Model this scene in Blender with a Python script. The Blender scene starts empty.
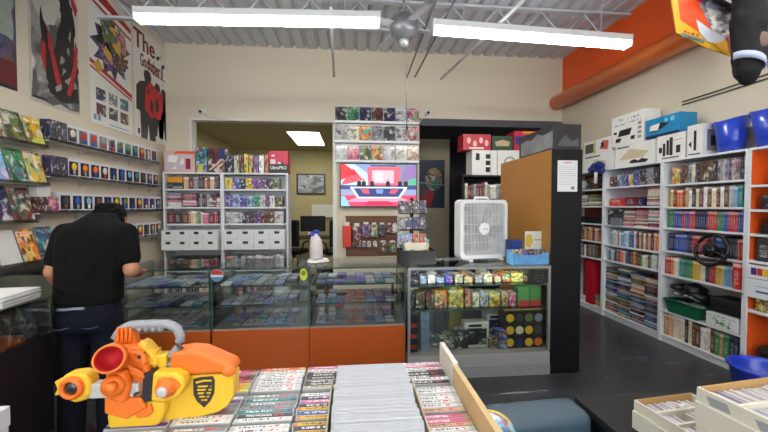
import bpy, bmesh, math, random
from mathutils import Vector, Matrix, Euler
random.seed(7)
C = bpy.context.scene.collection
PI = math.pi
R = math.radians
# ---------------------------------------------------------------- camera
F = 350.0
PSI, PHI = math.atan(32/350.0), R(1.63)
CAM = Vector((0, 0, 1.5))
FWD = Vector((math.sin(PSI)*math.cos(PHI), math.cos(PSI)*math.cos(PHI), -math.sin(PHI)))
RGT = Vector((math.cos(PSI), -math.sin(PSI), 0))
UPV = RGT.cross(FWD)
def ray(px, py): return FWD*F + RGT*(px-384) + UPV*(216-py)
def PY(px, py, Y): d = ray(px, py); return CAM + d*(Y/d.y)
def PX(px, py, X): d = ray(px, py); return CAM + d*(X/d.x)
def PZ(px, py, Z): d = ray(px, py); return CAM + d*((Z-1.5)/d.z)
cam = bpy.data.cameras.new('camera'); cam.sensor_width = 36; cam.lens = F/768*36
co = bpy.data.objects.new('camera', cam); C.objects.link(co)
co.location = CAM; co.rotation_euler = (PI/2-PHI, 0, -PSI); cam.clip_start = .05
sc = bpy.context.scene
sc.camera = co
sc.view_settings.view_transform = 'Standard'; sc.view_settings.look = 'None'
sc.view_settings.gamma = 1; sc.view_settings.use_curve_mapping = False
sc.view_settings.exposure = 0.16
sc.cycles.use_denoising = True
sc.cycles.max_bounces = 8; sc.cycles.transparent_max_bounces = 24
sc.cycles.diffuse_bounces = 4; sc.cycles.glossy_bounces = 3; sc.cycles.caustics_reflective = False; sc.cycles.caustics_refractive = False
sc.cycles.sample_clamp_indirect = 6
w = bpy.data.worlds.new('world'); sc.world = w; w.use_nodes = True
w.node_tree.nodes['Background'].inputs[0].default_value = (.8, .9, 1, 1)
w.node_tree.nodes['Background'].inputs[1].default_value = .05
# ---------------------------------------------------------------- colour + materials
def lin(c):
    return tuple((x/12.92 if x <= .04045 else ((x+.055)/1.055)**2.4) for x in c)
def hx(s):
    s = s.lstrip('#'); return lin(tuple(int(s[i:i+2], 16)/255 for i in (0, 2, 4)))
COL = {k: hx(v) for k, v in dict(white='e6e6e4', cream='e0d5b8', grey='8d9095', silver='b9bcc0', charcoal='3a3c42', black='16171b',
    red='c4262b', maroon='6c2230', orange='e0701f', yellow='e3b62a', green='2f8a4a', teal='2b8c92', blue='2757b0', navy='1f2c5c',
    pale_blue='7fb2d9', purple='5d3a8c', pink='d4608f', brown='6a442a', tan='b98c58', olive='6d7440', peach='d9a184').items()}
MATS = {}
def nt_new(name):
    m = bpy.data.materials.new(name); m.use_nodes = True
    nt = m.node_tree; b = nt.nodes['Principled BSDF']
    return m, nt, b
def M(name, col=None, rough=.55, metal=0, spec=.5, var=.06, vscale=6, bump=0, coat=0):
    if name in MATS: return MATS[name]
    if isinstance(col, str): col = COL[col] if col in COL else hx(col)
    m, nt, b = nt_new(name)
    b.inputs['Roughness'].default_value = rough; b.inputs['Metallic'].default_value = metal
    b.inputs['Specular IOR Level'].default_value = spec; b.inputs['Coat Weight'].default_value = coat
    tc = nt.nodes.new('ShaderNodeTexCoord'); n = nt.nodes.new('ShaderNodeTexNoise')
    n.inputs['Scale'].default_value = vscale; n.inputs['Detail'].default_value = 3
    nt.links.new(tc.outputs['Object'], n.inputs['Vector'])
    mx = nt.nodes.new('ShaderNodeMix'); mx.data_type = 'RGBA'
    mx.inputs[6].default_value = (*[max(0, c*(1-var)) for c in col], 1); mx.inputs[7].default_value = (*[min(1, c*(1+var)) for c in col], 1)
    nt.links.new(n.outputs['Fac'], mx.inputs[0]); nt.links.new(mx.outputs[2], b.inputs['Base Color'])
    if bump:
        bp = nt.nodes.new('ShaderNodeBump'); bp.inputs['Strength'].default_value = bump; bp.inputs['Distance'].default_value = .01
        n2 = nt.nodes.new('ShaderNodeTexNoise'); n2.inputs['Scale'].default_value = 90
        nt.links.new(tc.outputs['Object'], n2.inputs['Vector']); nt.links.new(n2.outputs['Fac'], bp.inputs['Height']); nt.links.new(bp.outputs[0], b.inputs['Normal'])
    MATS[name] = m; return m
def EM(name, col, strength):
    if name in MATS: return MATS[name]
    if isinstance(col, str): col = COL[col] if col in COL else hx(col)
    m, nt, b = nt_new(name)
    b.inputs['Base Color'].default_value = (*[c*.2 for c in col], 1)
    b.inputs['Emission Color'].default_value = (*col, 1); b.inputs['Emission Strength'].default_value = strength
    MATS[name] = m; return m
def GLASS(name, tint=(.9, .96, .94), rough=.02, refl=.55):
    if name in MATS: return MATS[name]
    m = bpy.data.materials.new(name); m.use_nodes = True; nt = m.node_tree; nt.nodes.clear()
    o = nt.nodes.new('ShaderNodeOutputMaterial'); t = nt.nodes.new('ShaderNodeBsdfTransparent'); g = nt.nodes.new('ShaderNodeBsdfGlossy')
    t.inputs[0].default_value = (*tint, 1); g.inputs['Roughness'].default_value = rough
    f = nt.nodes.new('ShaderNodeFresnel'); f.inputs[0].default_value = 1.5
    mu = nt.nodes.new('ShaderNodeMath'); mu.operation = 'MULTIPLY'; mu.inputs[1].default_value = refl; nt.links.new(f.outputs[0], mu.inputs[0])
    mx = nt.nodes.new('ShaderNodeMixShader'); nt.links.new(mu.outputs[0], mx.inputs[0]); nt.links.new(t.outputs[0], mx.inputs[1]); nt.links.new(g.outputs[0], mx.inputs[2])
    nt.links.new(mx.outputs[0], o.inputs[0]); MATS[name] = m; return m
class N:                                   # tiny node-graph helper
    def __init__(s, nt): s.nt = nt
    def new(s, t, **kw):
        n = s.nt.nodes.new(t)
        for k, v in kw.items(): setattr(n, k, v)
        return n
    def link(s, a, b): s.nt.links.new(a, b)
    def val(s, sock, v):
        if hasattr(v, 'is_linked') or isinstance(v, bpy.types.NodeSocket): s.link(v, sock)
        else: sock.default_value = v
    def math(s, op, a, b=0.0):
        n = s.new('ShaderNodeMath', operation=op); s.val(n.inputs[0], a); s.val(n.inputs[1], b); return n.outputs[0]
    def gt(s, a, b): return s.math('GREATER_THAN', a, b)
    def lt(s, a, b): return s.math('LESS_THAN', a, b)
    def ss(s, x, lo, hi):
        n = s.new('ShaderNodeMapRange', interpolation_type='SMOOTHSTEP'); s.link(x, n.inputs[0]); n.inputs[1].default_value = lo; n.inputs[2].default_value = hi; return n.outputs[0]
    def mul(s, a, b): return s.math('MULTIPLY', a, b)
    def mix(s, f, a, b):
        n = s.new('ShaderNodeMix', data_type='RGBA'); s.val(n.inputs[0], f); s.val(n.inputs[6], a); s.val(n.inputs[7], b); return n.outputs[2]
    def hsv(s, c, h, sat=1.0, v=1.0):
        n = s.new('ShaderNodeHueSaturation'); n.inputs['Hue'].default_value = h; n.inputs['Saturation'].default_value = sat; n.inputs['Value'].default_value = v
        s.link(c, n.inputs['Color']); return n.outputs[0]
    def noise(s, vec, scale, detail=2, dist=0):
        n = s.new('ShaderNodeTexNoise'); n.inputs['Scale'].default_value = scale; n.inputs['Detail'].default_value = detail; n.inputs['Distortion'].default_value = dist
        s.link(vec, n.inputs['Vector']); return n
    def gen(s):
        tc = s.new('ShaderNodeTexCoord'); oi = s.new('ShaderNodeObjectInfo')
        sp = s.new('ShaderNodeSeparateXYZ'); s.link(tc.outputs['Generated'], sp.inputs[0])
        return tc.outputs['Generated'], oi, sp.outputs
    def scaled(s, vec, sx, sy, sz, rnd, amt=40):
        m = s.new('ShaderNodeVectorMath', operation='MULTIPLY'); s.link(vec, m.inputs[0]); m.inputs[1].default_value = (sx, sy, sz)
        c = s.new('ShaderNodeCombineXYZ'); r = s.mul(rnd, amt)
        for i in range(3): s.link(r, c.inputs[i])
        a = s.new('ShaderNodeVectorMath', operation='ADD'); s.link(m.outputs[0], a.inputs[0]); s.link(c.outputs[0], a.inputs[1]); return a.outputs[0]
def cover_mat(name='cover', scale=1.7, title=True, light=.62, rough=.35, busy=.5):
    """printed cover art: blotches of the item's own colour, two related hues, darks and lights, and a title line"""
    if name in MATS: return MATS[name]
    m, nt, b = nt_new(name); g = N(nt); vec, oi, xyz = g.gen()
    v = g.scaled(vec, 1, 1, 1.3, oi.outputs['Random'])
    n1 = g.noise(v, scale, 3, .8); sp = g.new('ShaderNodeSeparateColor'); g.link(n1.outputs['Color'], sp.inputs[0])
    n2 = g.noise(v, scale*1.6, 2.5, .5); sp2 = g.new('ShaderNodeSeparateColor'); g.link(n2.outputs['Color'], sp2.inputs[0])
    c = oi.outputs['Color']
    col = g.mix(g.ss(sp.outputs[0], .46, .60), c, g.hsv(c, .60, .9, .95))
    col = g.mix(g.ss(sp.outputs[1], .50, .64), col, g.hsv(c, .93, .9, .6))
    pale = g.mix(.72, c, (.80, .76, .70, 1)); deep = g.mix(.75, c, (.015, .015, .02, 1))
    col = g.mix(g.ss(sp2.outputs[0], light-.10, light+.04), col, pale)
    col = g.mix(g.ss(sp2.outputs[1], .50, .62), col, deep)
    if title:
        nv = g.noise(g.scaled(vec, 9, 9, 16, oi.outputs['Random'], 17), 1.0, 1)
        mask = g.mul(g.gt(xyz[2], .80), g.mul(g.lt(xyz[2], .93), g.gt(nv.outputs['Fac'], .5)))
        col = g.mix(mask, col, g.hsv(c, .5, .6, 1.4))
    g.link(col, b.inputs['Base Color']); b.inputs['Roughness'].default_value = rough
    MATS[name] = m; return m
def spine_mat(name='spine', axis=2, across=0, band=True, rough=.35, ink=(.7, .7, .68, 1), nchar=40):
    """a case or book spine: the item's own colour, a lighter band at the head and a run of title marks"""
    if name in MATS: return MATS[name]
    m, nt, b = nt_new(name); g = N(nt); vec, oi, xyz = g.gen()
    c = oi.outputs['Color']; L, A = xyz[axis], xyz[across]
    sc3 = [1.5, 1.5, 1.5]; sc3[axis] = nchar; sc3[across] = 2
    nv = g.noise(g.scaled(vec, *sc3, oi.outputs['Random'], 31), 1.0, 1)
    mask = g.mul(g.mul(g.gt(L, .16), g.lt(L, .70)), g.mul(g.mul(g.gt(A, .22), g.lt(A, .78)), g.gt(nv.outputs['Fac'], .50)))
    big = g.noise(g.scaled(vec, *[1.2 if i != axis else 3.5 for i in range(3)], oi.outputs['Random'], 13), 1.0, 2)
    col = g.mix(g.gt(big.outputs['Fac'], .56), c, g.hsv(c, .53, .85, .72))
    col = g.mix(g.mul(mask, .48), col, ink)
    if band: col = g.mix(g.mul(g.gt(L, .84), g.lt(L, .97)), col, g.hsv(c, .5, .45, 1.5))
    g.link(col, b.inputs['Base Color']); b.inputs['Roughness'].default_value = rough
    MATS[name] = m; return m
def carton_mat(name='carton_print', rough=.4):
    """white retail carton with printed picture in the middle and small text lines, in the item's own accent colour"""
    if name in MATS: return MATS[name]
    m, nt, b = nt_new(name); g = N(nt); vec, oi, xyz = g.gen(); c = oi.outputs['Color']
    n1 = g.noise(g.scaled(vec, 1, 1, 1, oi.outputs['Random']), 7, 3, .5)
    box = g.mul(g.mul(g.gt(xyz[0], .2), g.lt(xyz[0], .8)), g.mul(g.gt(xyz[2], .15), g.lt(xyz[2], .66)))
    col = g.mix(g.mul(box, g.gt(n1.outputs['Fac'], .53)), (.74, .74, .73, 1), c)
    tx = g.noise(g.scaled(vec, 30, 30, 22, oi.outputs['Random'], 9), 1.0, 1)
    col = g.mix(g.mul(g.mul(g.gt(xyz[2], .76), g.lt(xyz[2], .88)), g.gt(tx.outputs['Fac'], .56)), col, (.12, .12, .14, 1))
    g.link(col, b.inputs['Base Color']); b.inputs['Roughness'].default_value = rough
    MATS[name] = m; return m
# ---------------------------------------------------------------- mesh builder
class MB:
    def __init__(s): s.v = []; s.f = []; s.m = []; s.mats = []; s.sm = []
    def mi(s, m):
        if m is None: return 0
        if m not in s.mats: s.mats.append(m)
        return s.mats.index(m)
    def add(s, vs, fs, m=None, T=None, smooth=False):
        b = len(s.v); k = s.mi(m)
        s.v += [tuple(T @ Vector(p)) if T is not None else tuple(p) for p in vs]
        for f in fs: s.f.append(tuple(b+i for i in f)); s.m.append(k); s.sm.append(smooth)
        return s
    def box(s, x0, y0, z0, x1, y1, z1, m=None, T=None, ch=0.0):
        if x1 < x0: x0, x1 = x1, x0
        if y1 < y0: y0, y1 = y1, y0
        if z1 < z0: z0, z1 = z1, z0
        if ch <= 0:
            vs = [(x, y, z) for z in (z0, z1) for y in (y0, y1) for x in (x0, x1)]
            return s.add(vs, [(0, 2, 3, 1), (4, 5, 7, 6), (0, 1, 5, 4), (2, 6, 7, 3), (0, 4, 6, 2), (1, 3, 7, 5)], m, T)
        bm = bmesh.new(); bmesh.ops.create_cube(bm, size=1)
        for q in bm.verts: q.co = Vector(((x0+x1)/2+q.co.x*(x1-x0), (y0+y1)/2+q.co.y*(y1-y0), (z0+z1)/2+q.co.z*(z1-z0)))
        ch = min(ch, .45*min(x1-x0, y1-y0, z1-z0))
        bmesh.ops.bevel(bm, geom=bm.edges[:], offset=ch, segments=2, profile=.5, affect='EDGES')
        return s.bm(bm, m, T)
    def bm(s, bm, m=None, T=None, smooth=False):
        bm.verts.index_update()
        s.add([q.co[:] for q in bm.verts], [[q.index for q in f.verts] for f in bm.faces], m, T, smooth); bm.free(); return s
    def prism(s, pts, d0, d1, m=None, axis='y', T=None, smooth=False):
        """polygon pts (u,v) extruded along axis; axis 'y': (u->x, v->z); 'z': (x,y); 'x': (y,z)"""
        n = len(pts)
        P = {'y': lambda u, v, d: (u, d, v), 'z': lambda u, v, d: (u, v, d), 'x': lambda u, v, d: (d, u, v)}[axis]
        vs = [P(u, v, d0) for u, v in pts]+[P(u, v, d1) for u, v in pts]
        return s.add(vs, [tuple(range(n)), tuple(range(2*n-1, n-1, -1))]+[(i, i+n, (i+1) % n+n, (i+1) % n) for i in range(n)], m, T, smooth)
    def lathe(s, prof, m=None, T=None, n=24, smooth=True, cap=True):
        """profile [(r,z)] about z"""
        vs = []; fs = []
        for r, z in prof:
            for i in range(n): a = 2*PI*i/n; vs.append((r*math.cos(a), r*math.sin(a), z))
        for j in range(len(prof)-1):
            for i in range(n): k = (i+1) % n; fs.append((j*n+i, j*n+k, (j+1)*n+k, (j+1)*n+i))
        if cap: fs += [tuple(range(n-1, -1, -1)), tuple((len(prof)-1)*n+i for i in range(n))]
        return s.add(vs, fs, m, T, smooth)
    def tube(s, pts, r, m=None, n=10, T=None, closed=False, flat=1.0):
        pts = [Vector(p) for p in pts]; vs = []; fs = []; N_ = len(pts)
        up = Vector((0, 0, 1))
        for i, p in enumerate(pts):
            a = pts[(i-1) % N_] if (i or closed) else pts[0]; b = pts[(i+1) % N_] if (i < N_-1 or closed) else pts[-1]
            t = (b-a).normalized(); u = up if abs(t.z) < .95 else Vector((1, 0, 0))
            s1 = t.cross(u).normalized(); s2 = s1.cross(t).normalized(); rr = r[i] if isinstance(r, (list, tuple)) else r
            for k in range(n): an = 2*PI*k/n; vs.append(p+s1*(rr*math.cos(an))+s2*(rr*flat*math.sin(an)))
        for i in range(N_ if closed else N_-1):
            j = (i+1) % N_
            for k in range(n): l = (k+1) % n; fs.append((i*n+k, i*n+l, j*n+l, j*n+k))
        if not closed: fs += [tuple(range(n-1, -1, -1)), tuple((N_-1)*n+k for k in range(n))]
        return s.add(vs, fs, m, T, True)
    def cyl(s, a, b, r, m=None, n=16, T=None): return s.tube([a, b], r, m, n, T)
    def ball(s, c, r, m=None, T=None, u=20, v=12):
        bm = bmesh.new(); bmesh.ops.create_uvsphere(bm, u_segments=u, v_segments=v, radius=1)
        rr = r if isinstance(r, (tuple, list)) else (r, r, r)
        for q in bm.verts: q.co = Vector((c[0]+q.co.x*rr[0], c[1]+q.co.y*rr[1], c[2]+q.co.z*rr[2]))
        return s.bm(bm, m, T, True)
    def loft(s, rings, m=None, n=24):
        vs = []; fs = []
        for cx, cy, z, rx, ry in rings:
            for i in range(n): a = 2*PI*i/n; vs.append((cx+rx*math.copysign(abs(math.cos(a))**.85, math.cos(a)), cy+ry*math.copysign(abs(math.sin(a))**.85, math.sin(a)), z))
        for j in range(len(rings)-1):
            for i in range(n): k = (i+1) % n; fs.append((j*n+i, j*n+k, (j+1)*n+k, (j+1)*n+i))
        fs += [tuple(range(n-1, -1, -1)), tuple((len(rings)-1)*n+i for i in range(n))]
        return s.add(vs, fs, m, None, True)
    def cap(s, a, b, ra, rb, m=None, n=14):
        """tapered capsule"""
        a, b = Vector(a), Vector(b); s.tube([a, b], [ra, rb], m, n); s.ball(a, ra, m, None, n, 8); s.ball(b, rb, m, None, n, 8); return s
    def data(s, name, mat=None):
        me = bpy.data.meshes.new(name); me.from_pydata(s.v, [], s.f)
        for x in (s.mats or [mat]):
            if x is not None: me.materials.append(x)
        for p, k, q in zip(me.polygons, s.m, s.sm): p.material_index = k; p.use_smooth = q
        me.update(); return me
    def build(s, name, mat=None, parent=None, loc=(0, 0, 0), rot=(0, 0, 0)):
        o = bpy.data.objects.new(name, s.data(name, mat)); C.objects.link(o); o.location = loc; o.rotation_euler = rot
        if parent: o.parent = parent
        return o
def bx(x0, y0, z0, x1, y1, z1, m=None, ch=0.0): return MB().box(x0, y0, z0, x1, y1, z1, m, None, ch)
def tag(o, label, cat, group=None, kind=None):
    o['label'] = label; o['category'] = cat
    if group: o['group'] = group
    if kind: o['kind'] = kind
    return o
def thing(name, label, cat, loc=(0, 0, 0), rz=0, group=None):
    o = bpy.data.objects.new(name, None); C.objects.link(o); o.empty_display_size = .05
    o.location = loc; o.rotation_euler = (0, 0, rz); return tag(o, label, cat, group)
def struct(name, mb, mat=None, parent=None, label=None):
    o = mb.build(name, mat, parent)
    if not parent: o['kind'] = 'structure'
    return o
def copy_tree(o, parent=None):
    c = o.copy(); C.objects.link(c); c.parent = parent
    for ch in o.children: copy_tree(ch, c)
    return c
def textmb(body, size, mat, align='CENTER', ext=.0008, bold=0.0, sx=1.0):
    cu = bpy.data.curves.new('lettering', 'FONT'); cu.body = body; cu.size = size; cu.align_x = align; cu.align_y = 'CENTER'; cu.extrude = ext; cu.offset = bold
    cu.resolution_u = 3
    o = bpy.data.objects.new('lettering_source', cu); C.objects.link(o)
    bpy.context.view_layer.update()
    me = bpy.data.meshes.new_from_object(o.evaluated_get(bpy.context.evaluated_depsgraph_get()))
    bpy.data.objects.remove(o); bpy.data.curves.remove(cu)
    for v in me.vertices: v.co.x *= sx
    me.materials.clear(); me.materials.append(mat); return me
def text(body, size, mat, parent, loc, rot, align='CENTER', name='lettering', bold=0.0, sx=1.0):
    o = bpy.data.objects.new(name, textmb(body, size, mat, align, .0008, bold, sx)); C.objects.link(o); o.location = loc; o.rotation_euler = rot
    if parent: o.parent = parent
    return o
def scrawl(n, w, h, mat, parent, loc, rot, seed=1, name='faded_print'):
    """a line of print too faint to read: a run of small uneven marks"""
    rr = random.Random(seed); mb = MB(); x = -w/2; step = w/n
    for i in range(n):
        if rr.random() < .14: x += step; continue
        hh = h*rr.choice([.55, .6, .6, 1.0]); z0 = -h/2
        mb.box(x, -.0004, z0, x+step*.26, .0004, z0+hh, mat)
        if rr.random() < .7: mb.box(x+step*.5, -.0004, z0, x+step*.72, .0004, z0+h*.55, mat)
        if rr.random() < .7: mb.box(x+step*.26, -.0004, z0+h*rr.choice([0, .45]), x+step*.6, .0004, z0+h*rr.choice([.12, .57]), mat)
        x += step
    return mb.build(name, mat, parent, loc, rot)
ORDS = 'first second third fourth fifth sixth seventh eighth ninth tenth eleventh twelfth thirteenth fourteenth fifteenth sixteenth seventeenth eighteenth nineteenth twentieth'.split()
def ordn(i):
    if i < 20: return ORDS[i]
    t = {2: 'twent', 3: 'thirt', 4: 'fort', 5: 'fift'}[(i+1)//10]
    return t+'ieth' if (i+1) % 10 == 0 else t+'y-'+ORDS[(i+1) % 10-1]
class Frame:
    """a place on a wall or in a unit: local x runs to the viewer's right, local y away from the viewer, z up"""
    def __init__(s, o, rz=0): s.o = Vector(o); s.rz = rz; s.M = Matrix.Translation(s.o) @ Matrix.Rotation(rz, 4, 'Z')
    def __call__(s, x, y, z): return s.M @ Vector((x, y, z))
BOXES = {}
def boxdata(name, w, d, h, mat, ch=.0015):
    k = (name, round(w, 3), round(d, 3), round(h, 3), mat.name)
    if k not in BOXES: BOXES[k] = bx(-w/2, 0, 0, w/2, d, h, mat, ch).data(name)
    return BOXES[k]
def boxobj(name, fr, x, y, z, w, d, h, mat, col, label, cat, group=None, tilt=0, lean=0, turn=0):
    """a retail box, case or book standing with its front at local y; x is its centre"""
    o = bpy.data.objects.new(name, boxdata(name, w, d, h, mat)); C.objects.link(o)
    o.location = fr(x, y, z); o.rotation_euler = Euler((lean, tilt, fr.rz+turn), 'XYZ')
    c = COL[col] if isinstance(col, str) else col
    j = random.uniform(.85, 1.12); o.color = (*[min(1, q*j) for q in c], 1)
    return tag(o, label, cat, group)
def cname(c): return c.replace('_', ' ')
def row(name, cat, noun, where, fr, x0, z, items, mat, y=.02, group=None, gap=.001, start='left', x1=None):
    """items: (colour, width, height, depth); stands them side by side from x0"""
    x = x0; out = []
    for i, (c, w, h, d) in enumerate(items):
        if x1 is not None and x+w > x1: break
        yy = y+random.uniform(0, .008)
        out.append(boxobj(name, fr, x+w/2, yy, z+.0005, w, d, h, mat, c, f"{cname(c)} {noun}, {ordn(i)} from {start} {where}", cat, group))
        x += w+gap
    return out
# ================================================================ the setting
XL, XR, YB, ZC, YF = -3.0, 3.75, 6.0, 4.12, -3.2
wallm = M('wall_paint', 'd3cab6', .8, var=.03, vscale=1.2)
backm = M('back_room_paint', 'b3a879', .85, var=.03)
darkm = M('dark_paint', '4b4c54', .85)
whitem = M('white_laminate', 'dfe3e6', .45, var=.02)
trimm = M('white_trim', 'd8d8d2', .5)
blackm = M('black_laminate', '0a0b0f', .5, spec=.35)
orangem = M('orange_paint', 'e2591a', .5, var=.04)
# floor: dark resilient tiles with pale scuffs
fm, nt, b = nt_new('floor_tile'); g = N(nt)
tc = g.new('ShaderNodeTexCoord'); br = g.new('ShaderNodeTexBrick'); br.offset = 0; br.inputs['Scale'].default_value = 1
br.inputs['Brick Width'].default_value = .61; br.inputs['Row Height'].default_value = .61; br.inputs['Mortar Size'].default_value = .006
br.inputs['Color1'].default_value = (.030, .033, .037, 1); br.inputs['Color2'].default_value = (.040, .043, .048, 1); br.inputs['Mortar'].default_value = (.012, .012, .014, 1)
g.link(tc.outputs['Object'], br.inputs['Vector'])
mp = g.new('ShaderNodeMapping'); mp.inputs['Rotation'].default_value = (0, 0, R(-38)); mp.inputs['Scale'].default_value = (1.3, 9, 1); g.link(tc.outputs['Object'], mp.inputs[0])
n1 = g.noise(mp.outputs[0], 1.6, 5, .6)
col = g.mix(g.mul(g.gt(n1.outputs['Fac'], .655), .6), br.outputs[0], (.30, .31, .32, 1))
g.link(col, b.inputs['Base Color']); b.inputs['Roughness'].default_value = .32; b.inputs['Specular IOR Level'].default_value = .45
struct('floor', bx(XL-.2, YF, -.1, XR+.2, 9.6, 0), fm)
# ceiling: ribbed metal deck, ribs running away from the viewer
cm = M('deck_metal', 'c9ccd2', .55, .0, var=.03)
mb = MB(); prof = []; x = XL-.1; p = .2
while x < XR+.1:
    prof += [(x, ZC), (x+.12, ZC), (x+.145, ZC+.05), (x+.175, ZC+.05)]; x += p
top = [(prof[-1][0], ZC+.12), (prof[0][0], ZC+.12)]
mb.prism(prof+top, YF-.05, YB+.04, cm)
struct('ceiling', mb)
struct('wall_left', bx(XL-.15, YF, 0, XL, YB+.15, ZC+.1), wallm)
struct('wall_right', bx(XR, YF, 0, XR+.15, 9.5, 3.34), wallm)
struct('wall_right_upper', bx(XR, YF, 3.34, XR+.15, YB+.15, ZC+.1), orangem)
mb = MB(); mb.box(XL-.15, YF-.15, 0, -2.2, YF, ZC+.1); mb.box(2.9, YF-.15, 0, XR+.15, YF, ZC+.1); mb.box(-2.2, YF-.15, 0, 2.9, YF, .75); mb.box(-2.2, YF-.15, 2.75, 2.9, YF, ZC+.1)
struct('wall_front', mb, wallm)
wn = struct('added_fill_window', bx(-2.2, YF-.09, .75, 2.9, YF-.07, 2.75), EM('fill_glow_pane', (.84, .92, 1), 4.8))  # invented glowing window behind the viewer, added as cool frontal fill light
mb = MB()
for x in (-2.2, -.52, 1.18, 2.85): mb.box(x, YF-.12, .75, x+.05, YF-.02, 2.75)
mb.box(-2.2, YF-.12, .75, 2.9, YF-.02, .80); mb.box(-2.2, YF-.12, 2.70, 2.9, YF-.02, 2.75); mb.build('added_window_frame', trimm, wn)
OZ = 2.91
mb = MB(); OX0, OX1, OX2 = -2.6, -.31, 1.16
mb.box(XL, YB, 0, OX0, YB+.15, OZ); mb.box(XL, YB, OZ, XR, YB+.15, ZC+.06); mb.box(OX1, YB, 0, OX2, YB+.15, OZ)
struct('wall_back', mb, wallm)
# white trim lining the wide opening to the back room
mb = MB(); mb.box(OX0-.03, YB-.012, 0, OX0+.012, YB+.16, OZ); mb.box(OX0-.03, YB-.012, OZ-.012, OX1, YB+.16, OZ+.02); mb.box(OX1-.012, YB-.012, 0, OX1+.05, YB+.16, OZ-.012)
struct('trim_1', mb, trimm)
# back room seen through the openings
BY = 9.3
struct('wall_rear_room_left', bx(-3.0, YB+.15, 0, -2.9, BY, 2.95), backm)
struct('wall_rear_room', bx(-3.0, BY, 0, .6, BY+.1, 2.95), backm)
struct('ceiling_rear_room', bx(-3.0, YB+.15, 2.95, .6, BY+.1, 3.05), M('rear_ceiling', 'b5ab86', .9))
struct('wall_rear_partition', bx(.6, YB+.15, 0, .7, BY+.1, 3.05), M('rear_partition', 'a79b78', .9))
struct('wall_hall_end', bx(1.16, 7.5, 0, 2.12, 7.62, 2.95), M('hall_end_paint', 'b0a68f', .85))
struct('wall_hall_side', bx(.7, BY, 0, XR, BY+.1, 3.05), darkm)
struct('ceiling_hall', bx(.7, YB+.15, 2.96, XR+.1, BY+.1, 3.05), darkm)
hl = M('hall_header', '505158', .85)
struct('trim_2', bx(OX2, YB-.012, OZ-.02, XR-.002, YB+.149, OZ+.1), hl)
# steel joist with open web, and the thin rods that brace it to the back wall
steel = M('joist_paint', 'b9bdc4', .55)
def joist(y, zb=3.75, zt=4.10):
    mb = MB(); mb.box(XL, y-.04, zt-.03, XR, y+.04, zt); mb.box(XL, y-.03, zb-.03, XR, y+.03, zb)
    x = XL+.1; k = 0
    while x < XR-.4:
        mb.cyl((x, y, zb if k % 2 else zt-.03), (x+.3, y, zt-.03 if k % 2 else zb), .011, steel, 8); x += .3; k += 1
    o = mb.build('ceiling_joist', steel); o['kind'] = 'structure'; o.data.materials.clear(); o.data.materials.append(steel); return o
joist(4.5); joist(2.9); joist(.9); joist(-1.2)
def rod(name, a, bb, r, m, label, cat, group=None):
    o = MB().cyl(a, bb, r, m, 10).build(name); tag(o, label, cat, group); return o
whiterod = M('white_rod', 'cfd2d6', .5); darkrod = M('dark_rod', '55565c', .5)
def q(px, py): v = PY(px, py, YB-.001); return v
rod('brace_rod', q(334, 76), PZ(331, 8, 3.69), .018, whiterod, 'white steel brace rod from the back wall, left of the ceiling fan', 'rod')
rod('brace_rod', q(407, 77), PZ(436, 0, 3.70), .011, darkrod, 'dark thin brace rod beside the fan pull chain, the left of the pair', 'rod')
rod('brace_rod', q(415, 77), PZ(455, 0, 3.71), .011, darkrod, 'dark thin brace rod, the right one of the pair behind the fan', 'rod')
rod('brace_rod', q(441, 79), PZ(524, 0, 3.69), .018, whiterod, 'white slanting brace rod meeting the back wall right of the fan', 'rod')
# orange duct along the right wall
mb = MB(); ZP = 3.33
mb.cyl((XR-.13, YB-.02, ZP), (XR-.13, -1.0, ZP), .125, None, 28)
pipe = mb.build('duct_pipe', M('orange_gloss', 'ff7e2a', .3, coat=.3)); tag(pipe, 'long round orange duct running along the top of the right wall', 'duct')
# ---------------------------------------------------------------- light fittings
tubem = EM('lamp_glow', (1, .985, .95), 42)
housem = M('lamp_housing', 'dcdfe2', .4)
def fixture(a, bb, label, group=None):
    a, bb = Vector(a), Vector(bb); L = (bb-a).length; c = (a+bb)/2
    t = thing('ceiling_light', label, 'light', c, 0, group)
    d = (bb-a).normalized(); t.rotation_euler = (0, -math.asin(d.z), math.atan2(d.y, d.x))
    MB().box(-L/2, -.06, .03, L/2, .06, .10, housem, None, .01).build('lamp_housing', None, t)
    for s in (-1, 1):
        MB().cyl((-L/2+.03, s*.035, 0), (L/2-.03, s*.035, 0), .019, tubem, 12).build('tube', None, t)
        MB().box(s*L/2-.012*s, -.062, -.024, s*L/2+.006*s, .062, .102, housem, None, .004).build('end_cap', None, t)
    for s in (-.35, .35): MB().cyl((s*L, 0, .1), (s*L, 0, ZC-c.z-.01), .005, steel, 6).build('hanger', None, t)
fixture(PY(137, 20, 3.5), PY(380, 24, 3.5), 'long twin-tube fluorescent light left of the ceiling fan')
fixture(PY(432, 31, 3.5), PY(628, 46, 3.5), 'long twin-tube fluorescent light between the ceiling fan and orange wall')
for x in (-1.3, 1.7):  # assumed fixtures out of view, added to help illuminate the room
    for y in (.6, -1.8): fixture((x-1.2, y, 3.4), (x+1.2, y, 3.4), 'assumed unseen twin-tube fluorescent light added behind the viewer', 'assumed unseen lights behind the viewer')
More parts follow.
